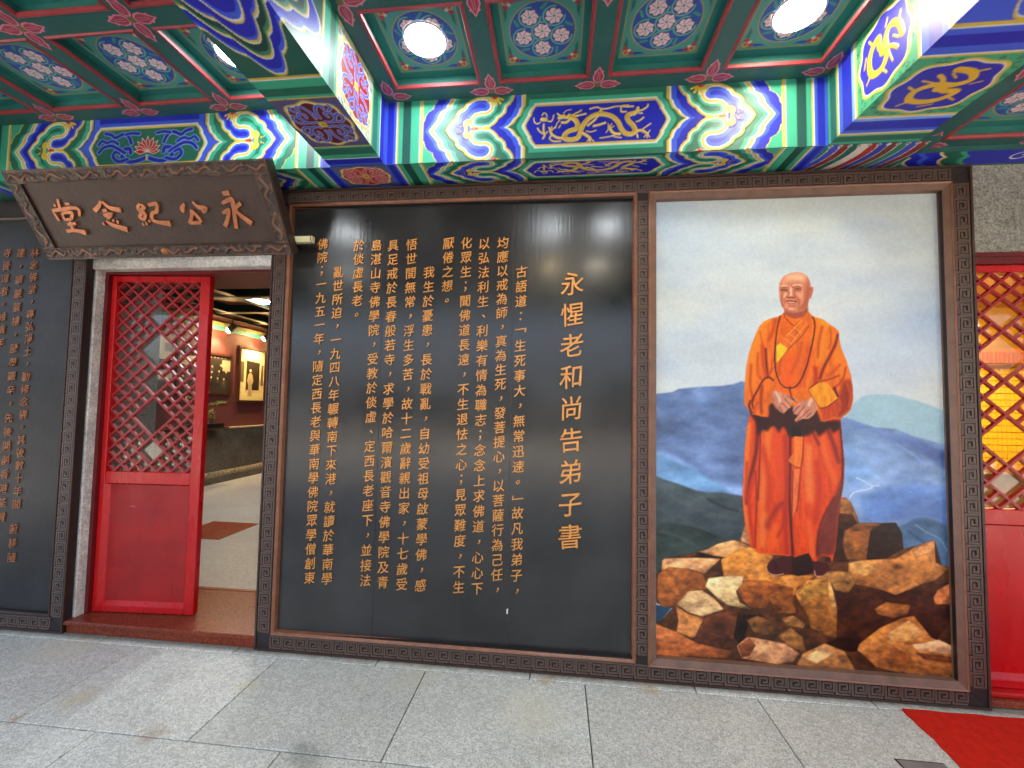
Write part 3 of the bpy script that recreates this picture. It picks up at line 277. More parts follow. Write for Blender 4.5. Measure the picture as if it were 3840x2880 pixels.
TX=[('永惺老和尚告弟子書',0.084,2.216,0.755,0.128),('古語道：「生死事大，無常迅速。」故凡我弟子，',-0.218,2.293,0.432,0.066),('均應以戒為師，真為生死，發菩提心，以菩薩行為己任，',-0.332,2.471,0.432,0.066),('以弘法利生、利樂有情為職志；念念上求佛道，心心下',-0.446,2.47,0.433,0.066),('化眾生；聞佛道長遠，不生退怯之心；見眾難度，不生',-0.555,2.476,0.433,0.066),('厭倦之想。',-0.667,2.476,2.125,0.066),('我生於憂患，長於戰亂，自幼受祖母啟蒙學佛，感',-0.784,2.299,0.43,0.066),('悟世間無常，浮生多苦，故十二歲辭親出家，十七歲受',-0.898,2.473,0.43,0.066),('具足戒於長春般若寺，求學於哈爾濱觀音寺佛學院及青',-1.015,2.471,0.434,0.066),('島湛山寺佛學院，受教於倓虛、定西長老座下，並接法',-1.122,2.474,0.439,0.066),('於倓虛長老。',-1.235,2.476,2.041,0.066),('亂世所迫，一九四八年輾轉南下來港，就讀於華南學',-1.364,2.308,0.436,0.066),('佛院；一九五一年，隨定西長老與華南學佛院眾學僧創東',-1.474,2.49,0.434,0.066),('林念佛堂，專弘淨土，勤修念佛。其後數十年間',-3.532,2.477,0.791,0.06),('蔚移隨',-3.54,0.631,0.446,0.06),('建，華嚴蓋樓，歷盡艱辛，先後開創香港荃灣',-3.64,2.476,0.703,0.06),('寺晉道者。維情年',-3.748,2.479,1.862,0.06)]

# ------------------------------------------------------------------ materials
def speckle(name, base, dark, light, scale=160., rough=.6, blotch=.25, bs=1.4, stain=None, bump=.25, spots=()):
    m = bpy.data.materials.new(name); m.use_nodes = True; n = m.node_tree; b = n.nodes['Principled BSDF']; N = n.nodes.new; L = n.links.new
    tc = N('ShaderNodeTexCoord'); oi = N('ShaderNodeObjectInfo')
    v1 = N('ShaderNodeTexNoise'); v1.inputs['Scale'].default_value = scale; v1.inputs['Detail'].default_value = 3; v1.inputs['Roughness'].default_value = .8
    v2 = N('ShaderNodeTexVoronoi'); v2.inputs['Scale'].default_value = scale*.55; v2.feature = 'F1'
    n3 = N('ShaderNodeTexNoise'); n3.inputs['Scale'].default_value = bs; n3.inputs['Detail'].default_value = 7; n3.inputs['Roughness'].default_value = .6
    for q in (v1, v2, n3): L(tc.outputs['Object'], q.inputs['Vector'])
    r1 = N('ShaderNodeValToRGB'); e = r1.color_ramp.elements
    e[0].position = .33; e[1].position = .62
    f4 = lambda c: tuple(float(x) for x in lin(c))+(1,)
    e[0].color = f4(dark); e[1].color = f4(light); x = e.new(.46); x.color = f4(base)
    L(v1.outputs['Fac'], r1.inputs[0])
    m1 = N('ShaderNodeMix'); m1.data_type = 'RGBA'; m1.blend_type = 'MULTIPLY'; m1.inputs[0].default_value = .5
    sep = N('ShaderNodeSeparateColor'); L(v2.outputs['Color'], sep.inputs[0])
    mr = N('ShaderNodeMapRange'); mr.inputs[3].default_value = .55; mr.inputs[4].default_value = 1.15; L(sep.outputs[0], mr.inputs[0])
    L(r1.outputs[0], m1.inputs[6]); L(mr.outputs[0], m1.inputs[7])
    r3 = N('ShaderNodeMapRange'); r3.inputs[1].default_value = .3; r3.inputs[2].default_value = .7; r3.inputs[3].default_value = 1-blotch; r3.inputs[4].default_value = 1+blotch*.5
    L(n3.outputs['Fac'], r3.inputs[0])
    m2 = N('ShaderNodeMix'); m2.data_type = 'RGBA'; m2.blend_type = 'MULTIPLY'; m2.inputs[0].default_value = 1
    L(m1.outputs[2], m2.inputs[6]); L(r3.outputs[0], m2.inputs[7])
    m3 = N('ShaderNodeMix'); m3.data_type = 'RGBA'; m3.blend_type = 'MULTIPLY'; m3.inputs[0].default_value = 1
    rr = N('ShaderNodeMapRange'); rr.inputs[3].default_value = .88; rr.inputs[4].default_value = 1.07; L(oi.outputs['Random'], rr.inputs[0])
    L(m2.outputs[2], m3.inputs[6]); L(rr.outputs[0], m3.inputs[7]); out = m3.outputs[2]
    if stain:
        ns = N('ShaderNodeTexNoise'); ns.inputs['Scale'].default_value = 2.3; ns.inputs['Detail'].default_value = 8; ns.inputs['Roughness'].default_value = .7
        mp = N('ShaderNodeMapping'); mp.inputs['Location'].default_value = (3.1, 1.7, .4); L(tc.outputs['Object'], mp.inputs[0]); L(mp.outputs[0], ns.inputs['Vector'])
        rs = N('ShaderNodeValToRGB'); rs.color_ramp.elements[0].position = .60; rs.color_ramp.elements[1].position = .76
        rs.color_ramp.elements[0].color = (0, 0, 0, 1); rs.color_ramp.elements[1].color = (.55, .55, .55, 1); L(ns.outputs['Fac'], rs.inputs[0])
        m4 = N('ShaderNodeMix'); m4.data_type = 'RGBA'; L(rs.outputs[0], m4.inputs[0]); L(out, m4.inputs[6]); m4.inputs[7].default_value = f4(stain); out = m4.outputs[2]
    if spots:
        nd = N('ShaderNodeTexNoise'); nd.inputs['Scale'].default_value = 16; nd.inputs['Detail'].default_value = 6; nd.inputs['Roughness'].default_value = .7; L(tc.outputs['Object'], nd.inputs['Vector'])
        for sx, sy, sr, sc_ in spots:                      # old spills and rust marks, each at its own place on the paving
            vd = N('ShaderNodeVectorMath'); vd.operation = 'DISTANCE'; L(tc.outputs['Object'], vd.inputs[0]); vd.inputs[1].default_value = (sx, sy, 0)
            ma = N('ShaderNodeMath'); ma.operation = 'MULTIPLY_ADD'; L(nd.outputs['Fac'], ma.inputs[0]); ma.inputs[1].default_value = -sr*2.6; L(vd.outputs['Value'], ma.inputs[2])
            mr_ = N('ShaderNodeMapRange'); mr_.inputs[1].default_value = -sr*.9; mr_.inputs[2].default_value = sr*.1; mr_.inputs[3].default_value = .45; mr_.inputs[4].default_value = 0; L(ma.outputs[0], mr_.inputs[0])
            m5 = N('ShaderNodeMix'); m5.data_type = 'RGBA'; L(mr_.outputs[0], m5.inputs[0]); L(out, m5.inputs[6]); m5.inputs[7].default_value = f4(sc_); out = m5.outputs[2]
    if spots:                                              # grime plus painted contact shade along the foot of the wall and frame
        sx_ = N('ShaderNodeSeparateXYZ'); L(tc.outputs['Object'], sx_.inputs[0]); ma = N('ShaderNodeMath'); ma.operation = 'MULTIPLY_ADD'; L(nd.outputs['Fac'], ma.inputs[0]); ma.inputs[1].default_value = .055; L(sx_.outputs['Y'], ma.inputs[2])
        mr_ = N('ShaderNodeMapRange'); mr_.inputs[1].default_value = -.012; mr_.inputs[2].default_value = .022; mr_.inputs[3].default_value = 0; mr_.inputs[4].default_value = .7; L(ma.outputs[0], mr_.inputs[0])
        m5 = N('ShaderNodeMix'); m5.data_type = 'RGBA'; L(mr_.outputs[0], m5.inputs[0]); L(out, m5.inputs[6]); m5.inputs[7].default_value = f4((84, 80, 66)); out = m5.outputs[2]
    L(out, b.inputs['Base Color']); b.inputs['Roughness'].default_value = rough
    bu = N('ShaderNodeBump'); bu.inputs['Strength'].default_value = bump; bu.inputs['Distance'].default_value = .004; L(v1.outputs['Fac'], bu.inputs['Height']); L(bu.outputs[0], b.inputs['Normal'])
    return m
M = {}
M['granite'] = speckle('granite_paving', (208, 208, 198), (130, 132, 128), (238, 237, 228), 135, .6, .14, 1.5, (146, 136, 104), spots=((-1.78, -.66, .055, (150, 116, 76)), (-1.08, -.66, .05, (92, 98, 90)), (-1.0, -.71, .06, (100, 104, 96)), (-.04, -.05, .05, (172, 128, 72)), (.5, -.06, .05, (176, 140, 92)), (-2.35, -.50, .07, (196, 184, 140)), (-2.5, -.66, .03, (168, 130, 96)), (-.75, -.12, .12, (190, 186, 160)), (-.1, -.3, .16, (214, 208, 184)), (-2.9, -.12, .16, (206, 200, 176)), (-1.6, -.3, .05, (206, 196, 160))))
M['granite_in'] = speckle('granite_inside', (160, 156, 148), (110, 106, 100), (186, 182, 172), 120, .35, .15, 1.3)
M['stone'] = speckle('grey_stone_wall', (142, 140, 132), (96, 96, 90), (170, 168, 158), 90, .85, .25, 3, None, .8)
M['jamb'] = speckle('pale_stone_jamb', (222, 214, 206), (160, 154, 146), (240, 234, 226), 110, .75, .3, 6, (128, 122, 88), .8)
M['redgranite'] = speckle('red_granite', (132, 54, 36), (88, 32, 24), (160, 78, 52), 140, .24, .15, 2)
M['redgranite'].node_tree.nodes['Principled BSDF'].inputs['Specular IOR Level'].default_value = .22
M['dado'] = speckle('dark_stone_dado', (86, 78, 66), (52, 46, 40), (116, 106, 90), 60, .5, .4, 3)
M['dadolight'] = mat('carved_pale_stone', (150, 132, 100), .6, var=.2, vscale=14, bump=.5, bscale=60)
M['grout'] = mat('joint_mortar', (84, 84, 76), .9, var=.3, vscale=20)
M['joint_dark'] = mat('dark_gap', (30, 28, 26), .9)
M['wood'] = mat('bronze_brown_wood', (68, 46, 38), .42, var=.28, vscale=9, bump=.12, bscale=70, spec=.45)
M['groove'] = mat('stained_shaded_ground', (36, 25, 22), .55, var=.3, vscale=12)  # antique stain, painted darker still for the shade in the shallow fret grooves
M['ridge'] = mat('rubbed_copper_ridge', (134, 82, 56), .34, var=.25, vscale=14, spec=.6)
M['fret'] = mat('fret_relief', (88, 68, 58), .42, var=.2, vscale=7, spec=.5)
M['fret_old'] = mat('dull_fret_relief', (88, 72, 66), .5, var=.25, vscale=7, spec=.4)
M['mouldbrown'] = mat('brown_moulding', (116, 84, 68), .4, var=.22, vscale=11, spec=.5)
M['redlat'] = mat('deep_red_lattice', (158, 18, 24), .3, var=.1, vscale=6)
M['lamphall'] = emis('hall_lamp_disc', (226, 240, 255), 24)
M['gold'] = mat('old_gold_letter', (222, 150, 76), .36, metal=.25, var=.22, vscale=30, spec=.6)
M['gold_dull'] = mat('dull_gold_letter', (156, 98, 60), .5, metal=.15, var=.45, vscale=26)
M['goldedge'] = mat('gold_letter_edge', (128, 66, 32), .5, var=.2, vscale=30)
M['red'] = mat('red_lacquer', (196, 16, 20), .26, var=.07, vscale=5, bump=.03, bscale=30, spec=.5)
M['redworn'] = mat('worn_red_lacquer', (166, 28, 27), .36, var=.2, vscale=5, bump=.06, bscale=22, spec=.4)
uneven(M['red'], .18, .42, 9); uneven(M['redworn'], .26, .6, 12)
M['reddark'] = mat('dark_red_lacquer', (104, 16, 20), .35, var=.15, vscale=6)
M['carpet'] = mat('red_carpet', (222, 44, 30), .92, var=.12, vscale=30, bump=.7, bscale=420, spec=.1)
M['teal'] = mat('teal_paint', (40, 112, 104), .5, var=.14, vscale=5, bump=.05, bscale=40)
M['tealdark'] = mat('dark_teal_paint', (38, 92, 88), .5, var=.14, vscale=5)
M['mould'] = mat('red_coffer_mould', (150, 54, 60), .4, var=.14, vscale=10)
M['petal'] = mat('pink_petal_edge', (206, 128, 146), .5)
M['petalin'] = mat('crimson_petal', (158, 58, 78), .5)
M['boss'] = mat('dull_gold_boss', (110, 102, 66), .45)
M['white'] = mat('white_enamel', (214, 214, 210), .4)
M['cream'] = mat('cream_plastic', (206, 196, 152), .45, var=.08)
M['black'] = mat('black_metal', (20, 20, 20), .4)
M['redwall'] = mat('oxblood_wall', (80, 28, 24), .7, var=.18, vscale=3, bump=.15, bscale=50)
M['plaque'] = mat('plaque_field', (62, 42, 34), .5, var=.24, vscale=5, bump=.25, bscale=60, spec=.4)
M['copper'] = mat('copper_letter', (176, 104, 62), .34, metal=.35, var=.25, vscale=26, spec=.6)
M['picframe'] = mat('dark_picture_frame', (58, 30, 20), .35, var=.2)
M['lampcool'] = emis('cool_lamp_disc', (226, 240, 255), LAMP)
M['lampneutral'] = emis('neutral_lamp_disc', (255, 250, 236), LAMP)
M['lampwarm'] = emis('warm_lamp_disc', (255, 236, 200), LAMP)
M['spot'] = emis('warm_spot_face', (255, 214, 150), 60)
M['painted'] = paintmat('painted_ornament', .42, .4)
M['canvas'] = paintmat('painted_canvas', .33, .35, .04, 200)
M['photo'] = paintmat('printed_photograph', .3, .4, 0)
M['relief'] = paintmat('carved_bronze_relief', .4, .5, .2, 90)
# glass
g = bpy.data.materials.new('door_glass'); g.use_nodes = True; n_ = g.node_tree; n_.nodes.clear()
o_ = n_.nodes.new('ShaderNodeOutputMaterial'); t_ = n_.nodes.new('ShaderNodeBsdfTransparent'); gl_ = n_.nodes.new('ShaderNodeBsdfGlossy'); mx_ = n_.nodes.new('ShaderNodeMixShader')
gl_.inputs['Roughness'].default_value = .03; t_.inputs[0].default_value = (.93, .94, .93, 1)
mx_.inputs[0].default_value = .05; n_.links.new(t_.outputs[0], mx_.inputs[1]); n_.links.new(gl_.outputs[0], mx_.inputs[2]); n_.links.new(mx_.outputs[0], o_.inputs[0]); M['glass'] = g
# dark lacquered board: vertical drips and soft sheen
def boardmat():
    m = bpy.data.materials.new('dark_lacquer_board'); m.use_nodes = True; n = m.node_tree; b = n.nodes['Principled BSDF']; N = n.nodes.new; L = n.links.new
    tc = N('ShaderNodeTexCoord'); mp = N('ShaderNodeMapping'); mp.inputs['Scale'].default_value = (60, 1, 2.2); L(tc.outputs['Object'], mp.inputs[0])
    st = N('ShaderNodeTexNoise'); st.inputs['Scale'].default_value = 1; st.inputs['Detail'].default_value = 5; L(mp.outputs[0], st.inputs['Vector'])
    bl = N('ShaderNodeTexNoise'); bl.inputs['Scale'].default_value = 2.2; bl.inputs['Detail'].default_value = 5; L(tc.outputs['Object'], bl.inputs['Vector'])
    r = N('ShaderNodeValToRGB'); r.color_ramp.elements[0].position = .3; r.color_ramp.elements[1].position = .72
    r.color_ramp.elements[0].color = (.017, .016, .016, 1); r.color_ramp.elements[1].color = (.036, .035, .034, 1); L(bl.outputs['Fac'], r.inputs[0]); L(r.outputs[0], b.inputs['Base Color'])
    mr = N('ShaderNodeMapRange'); mr.inputs[1].default_value = .3; mr.inputs[2].default_value = .7; mr.inputs[3].default_value = .15; mr.inputs[4].default_value = .27
    L(bl.outputs['Fac'], mr.inputs[0]); L(mr.outputs[0], b.inputs['Roughness'])
    bu = N('ShaderNodeBump'); bu.inputs['Strength'].default_value = .16; bu.inputs['Distance'].default_value = .003; L(st.outputs['Fac'], bu.inputs['Height']); L(bu.outputs[0], b.inputs['Normal'])
    b.inputs['Specular IOR Level'].default_value = .6
    return m
M['board'] = boardmat(); M['board_old'] = mat('dull_old_board', (46, 45, 46), .42, var=.3, vscale=3, spec=.3, bump=.1, bscale=30)

# ------------------------------------------------------------------ ground
XW0, XW1 = -6.5, 6.5
fl = empty('floor', kind='structure'); fl['label'] = 'pale grey granite paving of the covered walkway'
MB().box((-14, -16, -.3), (14, .6, -.012)).build('paving_bed', M['grout'], fl)
def slab(x0, x1, y0, y1):
    g_ = .0028; a, b, c, d = x0+g_, x1-g_, y0+g_, y1-g_; h = -.0005*random.random(); e = .003; z0 = -.011
    m = MB(); k = 0
    m.v = [(a, c, z0), (b, c, z0), (b, d, z0), (a, d, z0), (a, c, h-e), (b, c, h-e), (b, d, h-e), (a, d, h-e), (a+e, c+e, h), (b-e, c+e, h), (b-e, d-e, h), (a+e, d-e, h)]
    for i in range(4):
        j = (i+1) % 4; m.f += [(i, j, 4+j, 4+i), (4+i, 4+j, 8+j, 8+i)]
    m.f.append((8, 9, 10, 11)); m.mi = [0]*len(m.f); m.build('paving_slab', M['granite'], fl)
PX = .885
xs = [.17+PX*k for k in range(-8, 8)]
for i in range(len(xs)-1):                                   # edging strip along the wall, then the rows of slabs
    if xs[i+1] < 4.6 and xs[i] > -5.5: slab(xs[i]-.3, xs[i+1]-.3, -.055, .12)
rows = [-.055, -.677, -1.30, -1.92, -2.54, -3.16]
for r_i in range(len(rows)-1):
    off = 0 if r_i % 2 == 0 else -.445
    for i in range(len(xs)-1):
        if xs[i]+off > -5.2 and xs[i+1]+off < 4.8: slab(xs[i]+off, xs[i+1]+off, rows[r_i+1], rows[r_i])
m = MB()
for j in range(18):
    for i in range(28):
        x = -13+i*.93; y = -3.165-.66*(j+1); m.box((x, y, -.011), (x+.925, y+.655, -.001))
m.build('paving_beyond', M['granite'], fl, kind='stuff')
m = MB()
for j in range(5):
    for sx in (-13, 4.8):
        for i in range(8):
            m.box((sx+i*.98, rows[j+1]+.003, -.011), (sx+i*.98+.97, rows[j]-.003, -.001))
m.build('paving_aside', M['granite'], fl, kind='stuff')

# red carpet and drain cover
m = MB(); pts = [(1.748-.118*t-.004*math.sin(t*37)-.003*math.sin(t*91), -.05-1.55*t) for t in np.linspace(0, 1, 40)]+[(3.9, -1.6)]+[(3.9-2.15*t, -.05+.003*math.sin(t*61)) for t in np.linspace(0, .98, 30)]
k = len(pts); m.v = [(x, y, .0005) for x, y in pts]+[(x, y, .007) for x, y in pts]
m.f = [tuple(range(k, 2*k))[::-1] if False else tuple(range(k, 2*k))]+[(i, (i+1) % k, k+(i+1) % k, k+i) for i in range(k)]; m.mi = [0]*len(m.f)
m.build('carpet', M['carpet'], label='bright red carpet on the paving in front of the right doorway', cat='carpet')
t = empty('drain_cover', (1.60, -.46, 0), 'small grey metal drain cover let into the paving beside the red carpet', 'drain cover')
MB().cbox((1.475, -.52, .0004), (1.66, -.394, .0035), .001).build('cover_plate', mat('worn_grey_metal', (138, 138, 134), .5, .3, var=.2), t)
MB().box((1.53, -.47, .0036), (1.56, -.45, .0044)).build('slot', M['joint_dark'], t)
MB().box((1.469, -.526, .0002), (1.4745, -.388, .0026)).box((1.475, -.3935, .0002), (1.662, -.388, .0026)).build('rim', M['black'], t)

# ------------------------------------------------------------------ walls around the doorways
wl = empty('front_wall', kind='structure')
MB().box((-6.4, .085, -.01), (-3.10, .55, 3.6)).box((-1.66, .085, -.01), (2.06, .55, 3.6)).build('wall_body', M['stone'], wl)
MB().box((-3.0999, .15, 2.362), (-1.6601, .55, 3.6)).build('wall_over_doorway', M['reddark'], wl)
MB().box((2.0601, .07, 2.372), (6.4, .5, 3.6)).box((3.42, .085, -.01), (6.4, .55, 2.3715)).build('wall_over_right_doorway', M['stone'], wl)
sd = empty('stone_door_surround', (-3.09, .05, 0), 'pale pitted stone surround of the open doorway under the tilted plaque', 'door surround')
MB().cbox((-3.098, .052, 0), (-3.084, .135, 2.36), .003).box((-3.15, .056, 0), (-3.0985, .084, 2.36)).build('jamb', M['jamb'], sd)
MB().cbox((-3.15, .038, 2.3625), (-1.70, .1495, 2.62), .006).build('lintel', M['jamb'], sd)
th = empty('threshold', (-2.4, .2, 0), 'polished red granite threshold step of the open doorway', 'threshold')
MB().box((-3.0985, .018, .002), (-1.7975, .552, .052)).build('riser', M['redgranite'], th)
m = MB(); y = -.002
m.v = [(-3.0985, .55, .0525), (-1.7975, .55, .0525)]; prof = [(.006, .0525), (-.001, .058), (-.001, .072), (.006, .08), (.55, .08)]
m.v = [(x, yy, zz) for yy, zz in prof+[(.55, .0525)] for x in (-3.0985, -1.7975)]
k = len(prof)+1
m.f = [(2*i, 2*i+1, 2*((i+1) % k)+1, 2*((i+1) % k)) for i in range(k)]+[tuple(2*i for i in range(k)), tuple(2*i+1 for i in range(k))[::-1]]; m.mi = [0]*len(m.f)
m.build('tread', M['redgranite'], th)
dfm = empty('red_door_frame', (-3.07, .15, .08), 'dark red frame lining the open doorway', 'door frame')
MB().box((-3.0835, .105, .0805), (-3.058, .20, 2.3615)).build('jamb_post', M['reddark'], dfm)
MB().box((-3.0575, .105, 2.345), (-1.70, .20, 2.3615)).build('head_rail', M['reddark'], dfm)

# ------------------------------------------------------------------ door leaves with diamond lattice
def lattice_runs(nx, nz, centre_row0):
    """diagonal bars of a diamond lattice with 2x2 and 3x3 openings down the middle"""
    holes = []; z = centre_row0; k = 2
    for s_ in (2, 3, 2, 3, 2): holes.append((nx/2, z, s_)); z += 2.5
    runs = []
    for sg in (1, -1):
        for q in range(-40, 60):
            c = q+.5; pts = []
            step = .5; cur = None
            ts = np.arange(0, nx, .25)
            for x in ts:
                xm = x+.125; zz = (c-xm) if sg == 1 else (xm-c)
                ok = 0 < zz < nz
                if ok:
                    for hx, hz, hs in holes:
                        if abs((xm+zz)-(hx+hz)) < hs/2-1e-3 and abs((xm-zz)-(hx-hz)) < hs/2-1e-3: ok = False
                if ok:
                    if cur is None: cur = [x, x+.25]
                    else: cur[1] = x+.25
                elif cur is not None: runs.append((sg, c, cur[0], cur[1])); cur = None
            if cur is not None: runs.append((sg, c, cur[0], cur[1]))
    return [r for r in runs if r[3]-r[2] > .2]
def door_leaf(name, loc, rot, W_, H_, label, latx0, latx1, colr, colp, cz=2.5):
    t = empty(name, loc, label, 'door', 'red lattice door leaves'); t.rotation_euler = (0, 0, rot)
    def P_(n_, mb, mm): 
        o = link(n_, mb.mesh(n_, mm), t); return o
    T = .042; l0, l1 = latx0, latx1; zl, zh = .925, H_-.04
    P_('stile', MB().cbox((0, 0, 0), (l0, T, H_), .003), colr); P_('stile', MB().cbox((l1, 0, 0), (W_, T, H_), .003), colr)
    P_('rail', MB().cbox((l0+.0005, .001, zh), (l1-.0005, T-.001, H_), .003), colr)
    P_('rail', MB().cbox((l0+.0005, .001, zl-.082), (l1-.0005, T-.001, zl), .004), colr)
    P_('rail', MB().cbox((l0+.0005, .001, 0), (l1-.0005, T-.001, .04), .003), colr)
    m = MB(); b = .028; x0, x1, z0, z1 = l0+.0005, l1-.0005, .0405, zl-.0825; yo, yi = .003, .022    # sloping moulding round the sunk panel
    o = [(x0, yo, z0), (x1, yo, z0), (x1, yo, z1), (x0, yo, z1)]; i_ = [(x0+b, yi, z0+b), (x1-b*.5, yi, z0+b), (x1-b*.5, yi, z1-b*.3), (x0+b, yi, z1-b*.3)]
    for k in range(4): m.poly([o[k], o[(k+1) % 4], i_[(k+1) % 4], i_[k]])
    P_('moulding', m, colr)
    P_('panel', MB().box((x0+.002, yi+.0005, z0+.002), (x1-.002, T-.003, z1-.002)), colp)
    nx = 6; cw = (l1-l0)/nx; nz = 14; chh = (zh-zl)/nz
    for sg, c, a, b_ in lattice_runs(nx, nz, cz):
        z_a = (c-a) if sg == 1 else (a-c); z_b = (c-b_) if sg == 1 else (b_-c)
        p0 = (l0+a*cw, zh-z_a*chh); p1 = (l0+b_*cw, zh-z_b*chh)
        y0 = .010 if sg == 1 else .0115
        P_('lattice_bar', MB().ribbon([p0, p1], .0125, y0, .034), M['redlat'])
    P_('glass_pane', MB().box((l0, .0355, zl), (l1, .0375, zh)), M['glass'])
    return t
lf = door_leaf('door_leaf', (-3.0565, .128, .084), R(3.6), .695, 2.258, 'open red lattice door leaf standing under the tilted plaque', .034, .628, M['red'], M['redworn'])
m = MB(); m.ribbon([(.205, .69), (.222, .692), (.24, .684)], .004, .0212, .0222); link('paint_chip', m.mesh('paint_chip', M['petal']), lf)
rd = door_leaf('door_leaf', (2.075, .095, .063), 0, .72, 2.25, 'closed red lattice door leaf at the right edge with golden light behind', .04, .66, M['red'], M['red'])
rd2 = door_leaf('door_leaf', (2.797, .097, .063), 0, .62, 2.25, 'closed red lattice door leaf beyond the right edge', .04, .58, M['red'], M['red'])
rf = empty('red_door_frame', (2.3, .1, 0), 'dark red head and sill of the closed right doorway', 'door frame')
MB().box((2.0605, .072, 2.314), (3.4195, .16, 2.3715)).box((2.0605, .055, 2.350), (3.4195, .0715, 2.3712)).build('head_rail', M['reddark'], rf)
MB().cbox((2.0605, .05, .038), (3.4195, .16, .0615), .006).build('sill_rail', M['red'], rf)
MB().cbox((2.0605, .02, .0005), (3.4195, .14, .0375), .008).build('base_step', M['redgranite'], rf)

# ------------------------------------------------------------------ fret-carved frames
def fret_mesh(mm):
    p = [(.93, .075), (.075, .075), (.075, .925), (.925, .925), (.925, .265), (.27, .265), (.27, .735), (.735, .735), (.735, .46), (.46, .46)]
    q = [((a-.5)*.078, (b-.5)*.078) for a, b in p]
    return MB().ribbon(q, .0106, 0, .005).mesh('fret_motif', mm)
FR = fret_mesh(M['fret']); FRO = fret_mesh(M['fret_old'])
YB = .0042
def frets(parent, horiz, a0, a1, c, me, y=-.0005):
    n = int(round((a1-a0)/.0785)); st = (a1-a0)/n
    for i in range(n):
        a = a0+st*(i+.5); loc = (a, y, c) if horiz else (c, y, a)
        o = link('fret_motif', me, parent, loc, None if horiz else (0, R(90), 0)); o.scale = (st/.0785, 1, 1)
def ring(rect, prof, name, mm, parent):
    """mitred moulding: prof = [(distance out from the opening, y)]"""
    x0, x1, z0, z1 = rect; m = MB()
    for (d0, y0), (d1, y1) in zip(prof[:-1], prof[1:]):
        A = [(x0-d0, y0, z0-d0), (x1+d0, y0, z0-d0), (x1+d0, y0, z1+d0), (x0-d0, y0, z1+d0)]
        B = [(x0-d1, y1, z0-d1), (x1+d1, y1, z0-d1), (x1+d1, y1, z1+d1), (x0-d1, y1, z1+d1)]
        for k in range(4): m.poly([A[k], A[(k+1) % 4], B[(k+1) % 4], B[k]])
    return m.build(name, mm, parent)
mf = empty('framed_inscription_and_painting', (0, 0, 0), 'long dark frame with key-pattern carving holding gold inscription board and portrait painting', 'framed board')
X0, X1, ZT = -1.794, 2.2, 2.832
BR_ = (-1.672, .4266, .117, 2.722); PR_ = (.5602, 2.0537, .132, 2.6967)
mit = 0.0
def trap(m, pts, y0, y1):
    k = len(m.v); n = len(pts); m.v += [(x, y0, z) for x, z in pts]+[(x, y1, z) for x, z in pts]
    m.f += [tuple(range(k, k+n)), tuple(range(k+n, k+2*n))[::-1]]+[(k+i, k+n+i, k+n+(i+1) % n, k+(i+1) % n) for i in range(n)]; m.mi += [0]*(n+2); return m
G1 = .0008
trap(MB(), [(X0, .004), (X1, .004), (PR_[1], PR_[2]-.004), (X0+.11, .113)], YB, .08).build('bottom_rail', M['groove'], mf)
trap(MB(), [(X0, ZT), (X0+.11, ZT-.108), (PR_[1], PR_[3]+.004), (X1, ZT)], YB, .08).build('top_rail', M['groove'], mf)
trap(MB(), [(X0, .004+G1), (X0+.11-G1, .113+G1), (X0+.11-G1, ZT-.108-G1), (X0, ZT-G1)], YB, .08).build('left_stile', M['groove'], mf)
trap(MB(), [(X1, .004+G1), (X1, ZT-G1), (PR_[1]+G1, PR_[3]), (PR_[1]+G1, PR_[2])], YB, .08).build('right_stile', M['groove'], mf)
trap(MB(), [(BR_[1]+.006, .1135), (PR_[0]-.006, .1275), (PR_[0]-.006, 2.7005), (BR_[1]+.006, 2.7235)], YB+.0006, .079).build('middle_stile', M['groove'], mf)
# outer lip
m = MB(); l = .011
m.box((X0-.002, -.003, .002), (X1-l-.0005, YB-.0004, .002+l)).box((X0+l, -.003, ZT-l), (X1-l-.0005, YB-.0004, ZT))
m.box((X0-.002, -.003, .0135+.001), (X0+l-.003, YB-.0004, ZT)).box((X1-l, -.003, .002), (X1+.001, YB-.0004, ZT)); m.build('outer_lip', M['wood'], mf)
ring(BR_, [(0, .036), (.003, .0035), (.011, -.004), (.017, -.006), (.023, -.001), (.0235, .006)], 'inner_moulding', M['ridge'], mf)
ring(PR_, [(0, .0355), (.0025, .0035), (.030, -.0035), (.034, -.0045), (.0365, -.0075), (.042, -.0085), (.048, -.001), (.0485, .006)], 'inner_moulding', M['mouldbrown'], mf)
ring(PR_, [(.0350, -.0080), (.042, -.0105), (.0465, -.0070)], 'copper_bead', M['ridge'], mf)
frets(mf, True, X0+.094, X1-.10, .054, FR); frets(mf, False, .105, ZT-.10, X0+.052, FR); frets(mf, False, .14, ZT-.14, (BR_[1]+PR_[0])/2-.011, FR)
frets(mf, False, .105, ZT-.10, X1-.054, FR_OLD if False else FR); frets(mf, True, X0+.094, X1-.10, ZT-.056, FR)
# three board planks
for a, b in ((BR_[0]-.004, -1.0742), (-1.0718, -.2702), (-.2678, BR_[1]+.004)):
    trap(MB(), [(a, BR_[2]-.004), (b, BR_[2]-.004), (b, BR_[3]+.004), (a, BR_[3]+.004)], .030, .07).build('board_plank', M['board'], mf)
MB().box((BR_[0], .034, BR_[2]), (BR_[1], .072, BR_[3])).build('backing', M['mouldbrown'], mf)
